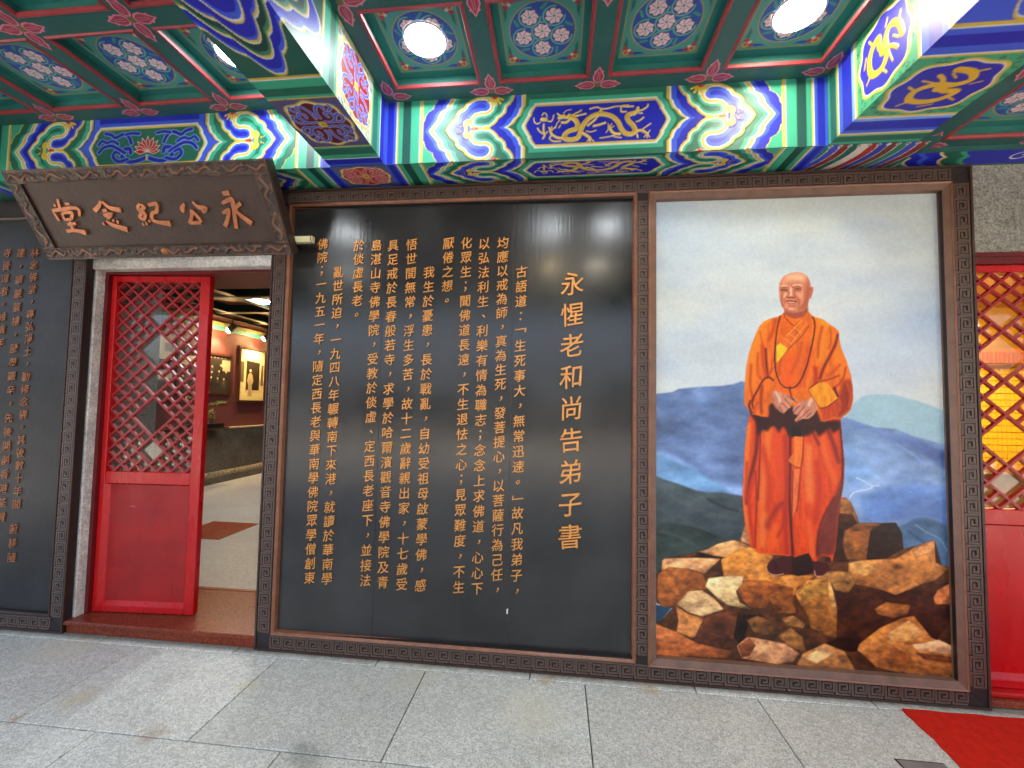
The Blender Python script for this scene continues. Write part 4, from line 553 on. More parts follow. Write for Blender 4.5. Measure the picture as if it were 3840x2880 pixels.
# letters
_gl = {}
def glyph(ch, size, mm, bold=.0035, depth=.006):
    key = (ch, size, mm[0].name)
    if key in _gl: return _gl[key]
    c = bpy.data.curves.new('g', 'FONT'); c.body = ch; c.size = 1; c.offset = bold; c.extrude = .028; c.bevel_depth = .0065; c.bevel_resolution = 0; c.resolution_u = 3
    c.align_x = 'LEFT'
    o = bpy.data.objects.new('g', c); COL.objects.link(o); bpy.context.view_layer.update()
    dg = bpy.context.evaluated_depsgraph_get(); me = bpy.data.meshes.new_from_object(o.evaluated_get(dg)); bpy.data.objects.remove(o); bpy.data.curves.remove(c)
    n = len(me.vertices); co_ = np.zeros(n*3, np.float32); me.vertices.foreach_get('co', co_); v = co_.reshape(-1, 3)
    nv = np.zeros_like(v); x = v[:, 0]-.5; z = v[:, 1]-.37
    if ch in '：；，、。': x = v[:, 0]-(v[:, 0].min()+v[:, 0].max())/2+(.08 if ch in '，、' else 0); z = v[:, 1]-(v[:, 1].min()+v[:, 1].max())/2
    if ch in '「」': x, z = (v[:, 1]-(v[:, 1].min()+v[:, 1].max())/2)*1.4, -(v[:, 0]-(v[:, 0].min()+v[:, 0].max())/2)*1.0; x = x if ch == '「' else x; z = z if ch == '「' else z
    zz = z+.13*x+.10*x*x                      # strokes rise to the right and flare as brush writing does
    xx = x*(1+.06*z)+.02*np.sin(z*7)
    nv[:, 0] = xx*size*.98; nv[:, 2] = zz*size*1.02; nv[:, 1] = -v[:, 2]*size*1.6
    me.vertices.foreach_set('co', nv.reshape(-1).astype(np.float32)); me.materials.clear()
    for q in mm: me.materials.append(q)
    me.update(); nf = len(me.polygons); nr = np.zeros(nf*3, np.float32); me.polygons.foreach_get('normal', nr); nr = nr.reshape(-1, 3)
    me.polygons.foreach_set('material_index', (np.abs(nr[:, 1]) < .75).astype(np.int32)); me.name = 'character'; me.update()
    _gl[key] = me; return me
nchar = 0
for txt, cx_, z0, z1, sz in TX[:13]:
    for i, ch in enumerate(txt):
        z = z0+(z1-z0)*i/(len(txt)-1)
        fw = sz*1.12 if sz < .1 else sz*1.12
        o = link('character', glyph(ch, round(fw, 4), (M['gold'], M['goldedge'])), mf, (cx_, .0275, z)); nchar += 1
m = MB()
for x, z, a, b in ((-1.073, 1.0, .5, 3), (-.9, .3, .01, .004), (-.269, .34, .012, .03), (-.10, .8, .004, .004)):
    pass
MB().ribbon([(-.271, .30), (-.268, .308), (-.270, .322), (-.264, .328)], .008, .0275, .0299).build('plaster_dab', M['white'], mf)

# ---- the portrait painting
W_, H_ = 1493.5, 2564.7
def paint_canvas():
    p = Paint(W_, H_, 3.55, (205, 208, 206))
    t = p.Y/H_
    c1 = np.array([186, 198, 202.]); c2 = np.array([196, 206, 212.])
    k = np.clip((t-.62)/.38, 0, 1)[..., None]; p.c = c2*(1-k)+c1*k
    f1 = fbm(p.X.shape, 70, 5, 3, 3.2)-.5; f2 = fbm(p.X.shape, 110, 4, 9, 2.2)-.5; f3 = fbm(p.X.shape, 16, 3, 21, 2)-.5
    p.c += f1[..., None]*np.array([52, 42, 16])+f2[..., None]*np.array([-30, -14, 26])+f3[..., None]*8
    for i, (kd, pts, c, wd, bl, tx) in enumerate(PAINT):
        if kd == 'm': p.clip = blur(inside(p.X, p.Y, pts).astype(float), .5)
        elif kd == 'u': p.clip = None
        elif kd == 'f': p.fill(pts, c, bl*.9, tx, seed=i*7+1)
        elif kd == 'l': p.line(smooth(pts, 3), c, wd*.92, bl*.9)
        else:
            d = 0; P2 = [Vector(q) for q in pts]; acc = []
            for a, b in zip(P2[:-1], P2[1:]):
                n = max(1, int((b-a).length/9)); acc += [a+(b-a)*j/n for j in range(n)]
            for q in acc: p.disc(q.x, q.y, 4.6, c)
    g_ = fbm(p.X.shape, 3, 2, 77)-.5; p.c *= (1+.07*g_)[..., None]
    v_ = np.clip(p.c, 0, 255)/255; p.c = 255*(v_+.30*(v_*v_*(3-2*v_)-v_)-.015)          # printed with a little more contrast
    return p
pc = paint_canvas()
pa = pc.grid('portrait_painting', M['canvas'], (PR_[0], .0355, PR_[2]), (1, 0, 0), (0, 0, 1), (0, -1, 0), mf)
pa['label'] = 'painting of a person in orange robes standing on rocks before blue mountains'
MB().box((PR_[0]-.01, .037, PR_[2]-.01), (PR_[1]+.01, .07, PR_[3]+.01)).build('stretcher', M['joint_dark'], mf)

# ---- frame at the far left
lfm = empty('framed_inscription', (-3.9, 0, 0), 'old dark framed inscription board left of the open doorway', 'framed board')
LX0, LX1 = -4.9, -3.103; LB = (-4.78, -3.222, .118, 2.70)
trap(MB(), [(LX0, .004), (LX1, .004), (LX1-.118, .118), (LX0, .118)], YB, .05).build('bottom_rail', M['groove'], lfm)
trap(MB(), [(LX0, ZT), (LX0, ZT-.11), (LX1-.118, ZT-.11), (LX1, ZT)], YB, .05).build('top_rail', M['groove'], lfm)
trap(MB(), [(LX1, .004+G1), (LX1, ZT-G1), (LX1-.117, ZT-.111), (LX1-.117, .119)], YB, .05).build('right_stile', M['groove'], lfm)
m = MB(); m.box((LX1-.009, -.003, .0155), (LX1, YB-.0004, ZT)).box((LX0, -.003, .002), (LX1, YB-.0004, .015)); m.build('outer_lip', M['wood'], lfm)
ring(LB, [(0, .03), (.004, .008), (.012, -.003), (.018, -.001), (.0185, .006)], 'inner_moulding', M['wood'], lfm)
frets(lfm, True, -4.85, LX1-.09, .057, FRO); frets(lfm, False, .10, ZT-.12, LX1-.054, FRO)
trap(MB(), [(LB[0], LB[2]-.004), (LB[1]+.004, LB[2]-.004), (LB[1]+.004, LB[3]+.004), (LB[0], LB[3]+.004)], .027, .05).build('board_plank', M['board_old'], lfm)
for txt, cx_, z0, z1, sz in TX[13:]:
    for i, ch in enumerate(txt):
        z = z0+(z1-z0)*i/(len(txt)-1)
        link('character', glyph(ch, .066, (M['gold_dull'], M['goldedge'])), lfm, (cx_, .0245, z))

# ------------------------------------------------------------------ tilted name plaque over the doorway
import math as _m
PWd, PHt = 1.655, .503; ty = .265; tz = .427
pq = empty('name_plaque', (-2.4225, -.088, 2.393), 'brown carved plaque with five copper characters tilted forward over the doorway', 'plaque')
pq.rotation_euler = (_m.atan2(ty, tz), 0, 0)
def PL(n_, mb, mm, sm=False): return link(n_, mb.mesh(n_, mm, (0, 0, 0), sm), pq)
hw = PWd/2
PL('back_board', MB().box((-hw, .004, 0), (hw, .045, PHt)), M['wood'])
PL('field', MB().box((-hw+.085, -.004, .068), (hw-.085, .0035, PHt-.068)), M['plaque'])
def relief_strip(L_, W2, seed, flip=False):
    p = Paint(L_, W2, 3.2, (64, 42, 33)); x = p.X; y = p.Y-W2/2; rg = random.Random(seed)
    f = fbm(x.shape, 7, 4, seed); p.H += (f-.35)*11
    a = 0
    while a < L_-60:                                   # coiling dragons among clouds
        ph = rg.uniform(0, 6); path = []; x_ = a+10; n = rg.randint(9, 15)
        for k in range(n):
            path.append((x_, W2/2+W2*.22*math.sin(ph)*rg.uniform(.7, 1.1), 9*math.sin(math.pi*(k+1)/(n+1))+2)); ph += rg.uniform(.55, 1.0); x_ += rg.uniform(8, 17)
        path = smooth(path, 3)
        for q0, q1 in zip(path[:-1], path[1:]): p.line([q0[:2], q1[:2]], (92, 60, 44), q0[2]*1.9, 1, 8)
        q = path[-1]; p.disc(q[0]+6, q[1], 12, (104, 66, 46), 1.5, 9); p.line([(q[0]+6, q[1]), (q[0]+22, q[1]+rg.uniform(-14, 14))], (104, 66, 46), 7, 1, 7)
        for k in range(12):
            q = path[rg.randrange(len(path))]; an = rg.uniform(0, 6.28); r_ = rg.uniform(10, 26)
            p.line([q[:2], (q[0]+r_*math.cos(an), min(W2-4, max(4, q[1]+r_*math.sin(an))))], (88, 58, 42), 4, .8, 5)
        a = x_+rg.uniform(0, 50)
    for k in range(int(L_*W2/620)):
        cx0, cy0 = rg.uniform(5, L_-5), rg.uniform(6, W2-6); r0 = rg.uniform(5, 12); st_ = rg.uniform(0, 6)
        p.line([(cx0+r0*(1-j/9)*math.cos(st_+j*.75), cy0+r0*(1-j/9)*math.sin(st_+j*.75)) for j in range(8)], (84, 56, 42), 3.5, .8, 3.5)
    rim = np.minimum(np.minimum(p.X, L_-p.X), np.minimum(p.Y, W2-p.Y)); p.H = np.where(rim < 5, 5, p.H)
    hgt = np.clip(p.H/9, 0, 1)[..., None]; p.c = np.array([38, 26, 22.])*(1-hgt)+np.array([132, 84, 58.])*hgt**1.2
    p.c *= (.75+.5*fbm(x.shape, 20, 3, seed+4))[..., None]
    return p
def strip(n_, p, o, U, V, mm): 
    ob = p.grid(n_, mm, o, U, V, (0, -1, 0)); ob.parent = pq; return ob
bw = 66
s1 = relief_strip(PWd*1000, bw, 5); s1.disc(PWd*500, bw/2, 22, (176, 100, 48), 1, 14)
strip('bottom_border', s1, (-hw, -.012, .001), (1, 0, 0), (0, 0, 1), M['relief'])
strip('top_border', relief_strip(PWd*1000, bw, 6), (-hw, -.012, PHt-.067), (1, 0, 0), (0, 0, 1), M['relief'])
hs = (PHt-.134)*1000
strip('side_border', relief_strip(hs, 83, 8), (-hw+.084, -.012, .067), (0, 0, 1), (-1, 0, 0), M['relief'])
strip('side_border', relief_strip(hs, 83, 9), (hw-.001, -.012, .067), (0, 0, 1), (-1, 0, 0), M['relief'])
PL('edge', MB().box((-hw-.006, -.012, -.006), (hw+.006, .05, -.0005)).box((-hw-.006, -.012, PHt+.0005), (hw+.006, .05, PHt+.006)).box((-hw-.006, -.012, 0), (-hw-.0005, .05, PHt)).box((hw+.0005, -.012, 0), (hw+.006, .05, PHt)), M['wood'])
for chs in PQ:
    m = MB()
    for k, st_ in enumerate(chs):
        q_ = smooth([(x+2.4225, z, w__*.86) for x, z, w__ in st_], 4); m.ribbon([(x, z) for x, z, w__ in q_], 0, -.013-.0006*k, -.0035, 0, [max(.004, w__) for x, z, w__ in q_])
    PL('character', m, M['copper'])
# hanging block beside the plaque
tb = empty('cable_box', (-1.57, .0, 2.5), 'short cream cable box sticking out from the plaque corner onto the board', 'cable box')
MB().cbox((-1.66, -.045, 2.478), (-1.505, -.015, 2.517), .003).build('casing', M['cream'], tb)
MB().box((-1.66, -.0145, 2.46), (-1.50, .0255, 2.477)).build('bracket', M['black'], tb)
MB().tube([(-1.515, -.047, 2.515), (-1.512, -.049, 2.49), (-1.508, -.03, 2.466), (-1.49, -.01, 2.44), (-1.475, .01, 2.425), (-1.468, .02, 2.435)], .0022, 5).build('wire', M['black'], tb)

# ------------------------------------------------------------------ painted beams
C_ = dict(dkb=(30, 40, 176), mdb=(58, 92, 214), ltb=(118, 160, 232), wh=(206, 212, 206), go=(206, 178, 72), ltg=(54, 164, 132), dkg=(34, 104, 86), dg2=(26, 78, 70), rd=(186, 52, 44))
def swap(c): return dict(c, dkb=c['dkg'], mdb=c['ltg'], ltb=(110, 205, 175), dkg=c['dkb'], ltg=c['mdb'], dg2=(28, 44, 150))
BW, BH = 2366., 364.
SWp = [(x, abs(y)) for x, y in SW]; yc = 0
def beam_face(kind='dragon', step=3.6):
    c = C_ if kind == 'dragon' else dict(C_)
    p = Paint(BW, BH, step, c['dkg'], 0, -BH/2); hc = BW/2
    x = np.minimum(p.X, BW-p.X); h = np.abs(p.Y); cols = np.zeros(p.c.shape); Z_ = p.Y
    A = C_ if kind == 'dragon' else swap(C_)
    def P_(mask, col): cols[mask] = col
    cols[...] = C_['dkg'] if kind == 'dragon' else C_['dkg']
    def curve(pts):   # x as function of |h|
        a = sorted([(abs(q[1]), q[0]) for q in pts]); return np.interp(h, [q[0] for q in a], [q[1] for q in a])
    ch = curve(CH); cr = curve(CR)
    P_(x > 0, C_['ltg'])
    def bandsx(dx, base, seq):
        for a, col in seq: cols[dx > a] = col
    bandsx(x-ch, None, [(-84, C_['go']), (-77, A['dkb']), (-27, A['mdb']), (-6, C_['wh']), (5, C_['go']), (20, C_['wh']), (29, A['ltg']), (52, A['dkg'])])
    sx0 = SWp[0][0]; xr = [q for q in SW]
    thr = SW[22][0]
    Cm = x > thr
    # polygons of the scroll
    polyA = SWp[:23]+[(SWp[22][0], -3), (SWp[0][0], -3)]
    polyB = SWp[10:]+[(SWp[-1][0]+8, 190), (SWp[9][0], 190)]
    d = seg_dist(x, h, SWp)
    mC = x > thr; cols[mC] = A['dkb']
    iA = inside(x, h, polyA); iB = inside(x, h, polyB)
    cols[iA] = A['dkb']; cols[iA & (d < 34)] = A['mdb']; cols[iA & (d < 14)] = C_['wh']
    cols[iB] = A['dkg']; cols[iB & (d < 26)] = A['ltg']; cols[iB & (d < 13)] = C_['wh']
    bandsx(np.where(mC & ~iA & ~iB, x-cr, -999), None, [(-36, A['mdb']), (-7, C_['wh']), (5, C_['go']), (17, A['dkg'] if kind == 'dragon' else C_['dkb'])])
    if kind != 'dragon': cols[(x-cr > 24) & mC & ~iA & ~iB] = C_['mdb']; cols[(x-cr > 60) & mC & ~iA & ~iB] = C_['dkb']
    cols[d < 6] = C_['go']
    # red heart and gold blossom
    xm = p.X.copy()
    # central cartouche
    hx, hh = 392., 122.
    q = [(hc-hx, 0), (hc-hx+7, 18), (hc-hx+24, 48), (hc-hx+33, 58), (hc-hx+36, 80), (hc-hx+52, 104), (hc-hx+70, hh)]
    xb = np.interp(h, [t[1] for t in q], [t[0] for t in q]); dist = np.maximum((xb-x)*.8, h-hh)
    far = (x > hc-hx-70)
    for a, col in [(34, None), (30, C_['ltg'] if kind == 'dragon' else C_['mdb']), (7, C_['wh']), (-4, C_['go']), (-13, C_['dkb'] if kind == 'dragon' else C_['dkg'])]:
        if col is not None: cols[(dist < a) & (x > 500)] = col
    # end bands
    if True:
        for a, b, col in [(0, 14, 'mdb'), (14, 50, 'dkb'), (50, 62, 'mdb'), (62, 70, 'wh'), (70, 76, 'go'), (76, 104, 'ltg'), (104, 150, 'dg2'), (150, 200, 'ltg'), (200, 208, 'wh'), (208, 220, 'go')]:
            cols[(x >= a) & (x < b)] = C_[col]
    p.c = cols.astype(float)
    for ax in (0, 1):                                     # soften the brush edges slightly
        pass
    p.c = np.stack([blur(p.c[..., k], .5) for k in range(3)], 2)
    raised = (d < 7) | (np.abs(x-ch-12) < 8) | (np.abs(x-cr-10) < 7) | (np.abs(x-214) < 6) | ((dist < -4) & (dist > -14) & (x > 500))
    p.H = blur(raised.astype(float), .8)*2.2
    for mx in (0, 1):
        for sy in (1, -1):
            f_ = (lambda a: (BW-a[0] if mx else a[0], a[1]))
            p.fill([f_((q_[0], q_[1]*sy)) for q_ in FL], C_['go'], 0, hgt=3)
            hp = [(SW[20][0]-4, 0), (SW[20][0]+8, 10), (SW[20][0]+40, 4), (SW[20][0]+40, -4), (SW[20][0]+8, -10)]
            p.fill([f_(q_) for q_ in hp], C_['rd'], 0)
            for k in range(5):                             # half blossoms at top and bottom edge
                an = R(200+k*32) if sy == 1 else R(160-k*32); cx0 = SW[12][0]+22; cy0 = sy*176
                p.line([f_((cx0, cy0)), f_((cx0-46*math.cos(an), cy0+46*math.sin(an)*sy*(-1 if math.sin(an)*sy > 0 and sy > 0 else 1)))], C_['go'], 13, 0, 2.5)
            p.disc(f_((SW[12][0]+18, 0))[0], sy*178, 14, C_['rd'])
    if kind == 'dragon':
        for w__, pts in DR:
            pp = smooth([(hc+a, b) for a, b in pts], 5)
            p.line(pp, (214, 184, 88), w__*1.3+1.5, .3, min(7, 2+w__*.3))
        for w__, pts in DR[:1]:
            pp = smooth([(hc+a, b) for a, b in pts], 5)
            for a, b in zip(pp[:-1], pp[1:]):
                n = max(1, int(math.hypot(b[0]-a[0], b[1]-a[1])/7))
                for j in range(n):
                    t = j/n; q0 = (a[0]+(b[0]-a[0])*t, a[1]+(b[1]-a[1])*t); dx, dy = b[0]-a[0], b[1]-a[1]; L_ = math.hypot(dx, dy)
                    p.line([(q0[0]-dy/L_*9, q0[1]+dx/L_*9), (q0[0]+dy/L_*9, q0[1]-dx/L_*9)], (150, 120, 50), 2)
    else:
        for s_ in (1, -1):                                 # lotus and its curling leaves
            for path, w0 in [([(0, -70), (60, -92), (120, -96), (170, -60), (160, -20), (120, -14), (110, -40)], 20), ([(130, -80), (190, -92), (230, -60), (215, -30), (185, -40)], 16), ([(150, -40), (200, -10), (250, 10), (300, 0), (330, -30)], 15), ([(110, 20), (130, 60), (170, 80), (220, 60), (250, 80), (290, 90)], 16), ([(200, 20), (240, 40), (280, 30), (310, 44), (335, 20)], 13), ([(60, 78), (110, 84), (150, 76)], 14)]:
                pp = smooth([(hc+s_*a, b) for a, b in path], 5)
                p.line(pp, (120, 158, 230), w0+14, .4)
                p.line(pp, (26, 38, 158), w0+4, .3, 2)
        for k in range(-4, 5):
            an = R(90+k*24); rr_ = 82-abs(k)*2
            tip = (hc+rr_*math.cos(an)*1.25, -24+rr_*math.sin(an)*1.1); b0 = (hc, -40)
            n_x, n_y = -(tip[1]-b0[1]), tip[0]-b0[0]; L_ = math.hypot(n_x, n_y); mxp = ((tip[0]+b0[0])/2, (tip[1]+b0[1])/2)
            po = [b0, (mxp[0]+n_x/L_*19, mxp[1]+n_y/L_*19), tip, (mxp[0]-n_x/L_*19, mxp[1]-n_y/L_*19)]
            p.fill(po, (222, 190, 180)); c_ = (sum(q_[0] for q_ in po)/4, sum(q_[1] for q_ in po)/4)
            p.fill([(c_[0]+(q_[0]-c_[0])*.74, c_[1]+(q_[1]-c_[1])*.74) for q_ in po], (164, 40, 44))
        p.fill([(hc-8, -60), (hc+8, -60), (hc+4, -92), (hc-4, -92)], C_['go'])
    p.c *= (1+.10*(fbm(p.X.shape, 30, 4, 5)-.5))[..., None]
    return p
BXc, BXl = -.9942, -.9942-.3253-2.366
bf = {}
for kind, bx in (('dragon', BXc), ('lotus', BXl)):
    bf[kind] = beam_face(kind)
wb = empty('wall_beam', (0, 0, 2.86), kind='structure'); wb['label'] = 'painted beam running along the wall above the frames'
MB().box((-6.4, -.188, 2.862), (1.90, .0845, 3.45)).box((1.9005, -.08, 2.862), (6.4, .0695, 3.45)).build('beam_core', M['tealdark'], wb)
for kind, bx in (('dragon', BXc), ('lotus', BXl)):
    q = bf[kind]
    q.grid('painted_face', M['painted'], (bx, -.1905, 2.8605), (1, 0, 0), (0, 0, 1), (0, -1, 0), wb)
    ob = q.grid('painted_underside', M['painted'], (bx, -.1885, 2.8600), (1, 0, 0), (0, 1, 0), (0, 0, -1), wb, .3, 1, .235/.364)
    MB().box((bx, -.1904, 2.858), (bx+2.366, -.1885, 2.8604)).build('arris', M['tealdark'], wb)
# red medallion under the left beam crossing and coloured scarf pattern right of the right beam
def medal(w_, h_, step, bgc, medc, curl, curl2, bands_lo, bands_hi, blk, dragon=False, seed=1):
    """length along y in mm (y grows away from the wall); width w_. blk=(a,b) medallion block"""
    p = Paint(w_, h_, step, (34, 104, 86)); Y = p.Y
    for a, b, col in bands_lo+bands_hi: p.c[(Y >= a) & (Y < b)] = C_.get(col, col)
    a, b = blk; p.c[(Y >= a) & (Y < b)] = bgc; cy = (a+b)/2; cxm = w_/2
    rg = random.Random(seed)
    for k in range(130):
        x0, y0 = rg.uniform(4, w_-4), rg.uniform(a+4, b-4); r0 = 9
        p.line([(x0+r0*math.cos(t_*.9)*(1-t_/9), y0+r0*math.sin(t_*.9)*(1-t_/9)) for t_ in range(6)], curl2, 3.2, .3, 1)
    rx, ry = w_*.44, (b-a)*.44; pl = []
    for k in range(72):
        an = 2*math.pi*k/72; lob = 1+.05*math.cos(an*8); e = (abs(math.cos(an))**2.6+abs(math.sin(an))**2.6)**(-1/2.6)
        pl.append((cxm+rx*lob*e*math.cos(an), cy+ry*lob*e*math.sin(an)))
    sc = lambda f_: [(cxm+(q_[0]-cxm)*f_, cy+(q_[1]-cy)*f_) for q_ in pl]
    p.fill(sc(1.04), C_['go'], 0, hgt=2); p.fill(sc(.97), (224, 224, 210)); p.fill(sc(.93), medc)
    if dragon:
        body = [(-.1, .75), (.3, .62), (.5, .3), (.25, .1), (-.2, .15), (-.5, -.1), (-.4, -.5), (0, -.62), (.35, -.5), (.5, -.2), (.2, -.15), (0, .02)]
        for pa_, w__ in [(body, 26), ([(.0, .05), (-.15, .35), (-.35, .55)], 15), ([(.3, .6), (.6, .7)], 9), ([(-.5, -.1), (-.75, .1)], 9), ([(-.3, -.5), (-.55, -.75)], 9), ([(.4, -.4), (.7, -.6)], 9), ([(-.2, .2), (-.6, .35)], 8), ([(.1, .4), (-.1, .6)], 8), ([(.6, .1), (.8, .2)], 7), ([(.0, -.85), (.3, -.75)], 7)]:
            p.line(smooth([(cxm+u_*rx*.92, cy+v_*ry*.92) for u_, v_ in pa_], 5), curl, w__*1.15, .5, 4)
        p.disc(cxm, cy, 24, curl, 1, 6)
    else:
        for sx in (1, -1):
            for sy in (1, -1):
                for pa_ in ([(.14, .12), (.40, .10), (.60, .28), (.55, .52), (.36, .50), (.38, .34)], [(.52, .12), (.74, .10), (.88, .28), (.78, .46), (.66, .36)], [(.08, .30), (.10, .58), (.26, .82), (.44, .82), (.42, .68)], [(.56, .62), (.70, .72), (.66, .84)]):
                    pts_ = smooth([(cxm+rx*u_*sx, cy+ry*v_*sy) for u_, v_ in pa_], 4)
                    p.line(pts_, (206, 216, 232), 17, .3)
        for sx in (1, -1):
            for sy in (1, -1):
                for pa_ in ([(.14, .12), (.40, .10), (.60, .28), (.55, .52), (.36, .50), (.38, .34)], [(.52, .12), (.74, .10), (.88, .28), (.78, .46), (.66, .36)], [(.08, .30), (.10, .58), (.26, .82), (.44, .82), (.42, .68)], [(.56, .62), (.70, .72), (.66, .84)]):
                    p.line(smooth([(cxm+rx*u_*sx, cy+ry*v_*sy) for u_, v_ in pa_], 4), curl, 11, .3, 2)
        p.disc(cxm, cy, 22, C_['go'], .5, 4); p.disc(cxm, cy, 10, (170, 140, 50), .5)
    return p
def scallops(p, y0, cols_):
    """ogee bands beyond y0, pointing toward the wall end at the middle of the width"""
    u = np.abs(p.X-p.w/2)/(p.w/2); prof = 250*(u**1.15)-26*np.abs(np.sin(u*math.pi*2.2)); D = p.Y-y0-prof
    for a, col in cols_: p.c[(D > a) & (p.Y > y0)] = C_.get(col, col)
    for sg in (-1, 1):                                     # paired drops and the red heart inside the last band
        q = [(p.w/2+sg*p.w*(.13+.02*t), y0+520+t*16) for t in range(0, 10)]
        p.line(q, C_['go'], p.w*.25); p.line(q, C_['wh'], p.w*.21); p.line(q, (44, 120, 96), p.w*.16); p.line(q, (26, 66, 58), p.w*.10)
    p.disc(p.w/2, y0+452, 22, (150, 44, 44)); p.line([(p.w/2-24, y0+430), (p.w/2, y0+404), (p.w/2+24, y0+430)], C_['go'], 12, 0, 2)
lo_l = [(0, 20, 'mdb'), (20, 68, 'dkb'), (68, 76, 'wh'), (76, 108, 'ltg'), (108, 165, 'dkg'), (165, 178, 'ltg'), (178, 186, 'go')]
hi_l = [(535, 543, 'go'), (543, 560, 'ltg'), (560, 604, 'dkg'), (604, 650, 'ltg'), (650, 658, 'wh'), (658, 668, 'go'), (668, 1500, (32, 92, 82))]
lo_r = [(0, 20, 'ltg'), (20, 62, 'dkg'), (62, 72, 'ltg'), (72, 82, 'go'), (82, 88, 'wh'), (88, 112, 'mdb'), (112, 178, 'dkb'), (178, 196, 'ltb'), (196, 203, 'wh'), (203, 214, 'go')]
hi_r = [(545, 556, 'go'), (556, 564, 'wh'), (564, 596, 'mdb'), (596, 650, 'dkb'), (650, 676, 'mdb'), (676, 684, 'wh'), (684, 698, 'go'), (698, 1500, 'mdb')]
LEN = 1250
SC_L = [(0, 'go'), (9, 'wh'), (16, 'mdb'), (38, 'dkb'), (86, 'wh'), (94, 'go'), (104, (48, 128, 106)), (122, (24, 66, 60)), (158, 'wh'), (166, 'go'), (176, 'mdb'), (190, 'dkb'), (245, 'go'), (254, 'wh'), (264, 'mdb'), (290, 'dkb')]
SC_R = [(0, 'go'), (9, 'wh'), (16, 'mdb'), (60, 'dkb'), (120, 'go'), (132, 'ltg'), (180, 'dkg')]
for nm, xa, xb, face_x, Nx, lo, hi, bgc, medc, curl, curl2, blk, dr, scs in (
    ('cross_beam', -1.3195, -.9942, -.9942, 1, lo_l, hi_l, (196, 200, 170), (150, 34, 36), (52, 78, 190), (70, 86, 170), (186, 535), False, SC_L),
    ('cross_beam', 1.3716, 1.7949, 1.3716, -1, lo_r, hi_r, (60, 160, 120), (44, 44, 170), (222, 176, 58), (30, 96, 78), (214, 545), True, SC_R)):
    cb = empty(nm, (face_x, -.19, 2.86), kind='structure')
    cb['label'] = 'painted cross beam with red medallion' if not dr else 'painted cross beam with gold dragon medallion'
    MB().box((xa+.002, -3.28, 2.862), (xb-.002, -.192, 3.45)).build('beam_core', M['tealdark'], cb)
    wd = (xb-xa)*1000
    pf = medal(364, LEN, 3.6, bgc, medc, curl, curl2, lo, hi, blk, dr, 3); scallops(pf, 672 if not dr else 700, scs)
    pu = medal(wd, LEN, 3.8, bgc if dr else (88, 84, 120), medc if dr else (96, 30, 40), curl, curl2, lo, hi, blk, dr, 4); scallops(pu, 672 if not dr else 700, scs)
    pf.c = np.stack([blur(pf.c[..., k], .45) for k in range(3)], 2); pu.c = np.stack([blur(pu.c[..., k], .45) for k in range(3)], 2)
    pf.grid('painted_face', M['painted'], (face_x, -.1925, 2.8605), (0, 0, 1), (0, -1, 0), (Nx, 0, 0), cb)
    pu.grid('painted_underside', M['painted'], (xa, -.1925, 2.8602), (1, 0, 0), (0, -1, 0), (0, 0, -1), cb, .4)
# undersides at the two crossings
p = medal(325, 235, 3.6, (86, 92, 150), (172, 40, 34), (196, 70, 44), (120, 110, 60), [(0, 14, 'mdb')], [], (14, 230), False, 7)
p.grid('painted_crossing', M['painted'], (-1.3195, .0455, 2.8598), (1, 0, 0), (0, -1, 0), (0, 0, -1), wb, .4)
p = Paint(485, 235, 3.4, (34, 104, 86)); pal = [(132, 50, 52), (34, 104, 86), (214, 206, 196), (168, 52, 44), (44, 66, 168), (120, 60, 50), (40, 130, 96), (58, 80, 186)]
sh = p.X-40*np.sin(p.Y/235*2.6)-p.Y*.18; idx = np.floor(sh/46).astype(int)
for k in range(-3, 14): p.c[idx == k] = pal[k % 8]
fr_ac = sh/46-idx; p.c[(fr_ac < .10)] = (220, 214, 206)
for k in range(11): p.disc(20+k*46, 222, 11, (220, 216, 210), .5); p.disc(20+k*46, 222, 6, pal[(k*3) % 8], .5)
p.grid('painted_crossing', M['painted'], (1.3716, .0455, 2.8598), (1, 0, 0), (0, -1, 0), (0, 0, -1), wb, .4)
p = Paint(900, 130, 3.4, (34, 104, 86)); zz = p.X+28*np.abs(np.sin(p.Y/26))+p.Y*.6; seq = ['dkg', 'ltg', 'wh', 'go', 'dkb', 'mdb', 'dkb', 'wh', 'go', 'dkg', 'ltg', 'dkb']; ed = [0, 40, 56, 62, 72, 130, 160, 230, 238, 250, 330, 360, 2000]
for a, b, s_ in zip(ed[:-1], ed[1:], seq): p.c[(zz >= a) & (zz < b)] = C_[s_]
p.line([(560+60*math.cos(t_*.4)*(1-t_/26), 66+45*math.sin(t_*.4)*(1-t_/26)) for t_ in range(20)], C_['wh'], 9); p.line([(700+60*math.cos(t_*.4)*(1-t_/26), 66+45*math.sin(t_*.4)*(1-t_/26)) for t_ in range(20)], C_['go'], 9)
p.grid('painted_underside', M['painted'], (1.8575, .0475, 2.8597), (1, 0, 0), (0, -1, 0), (0, 0, -1), wb, .4)

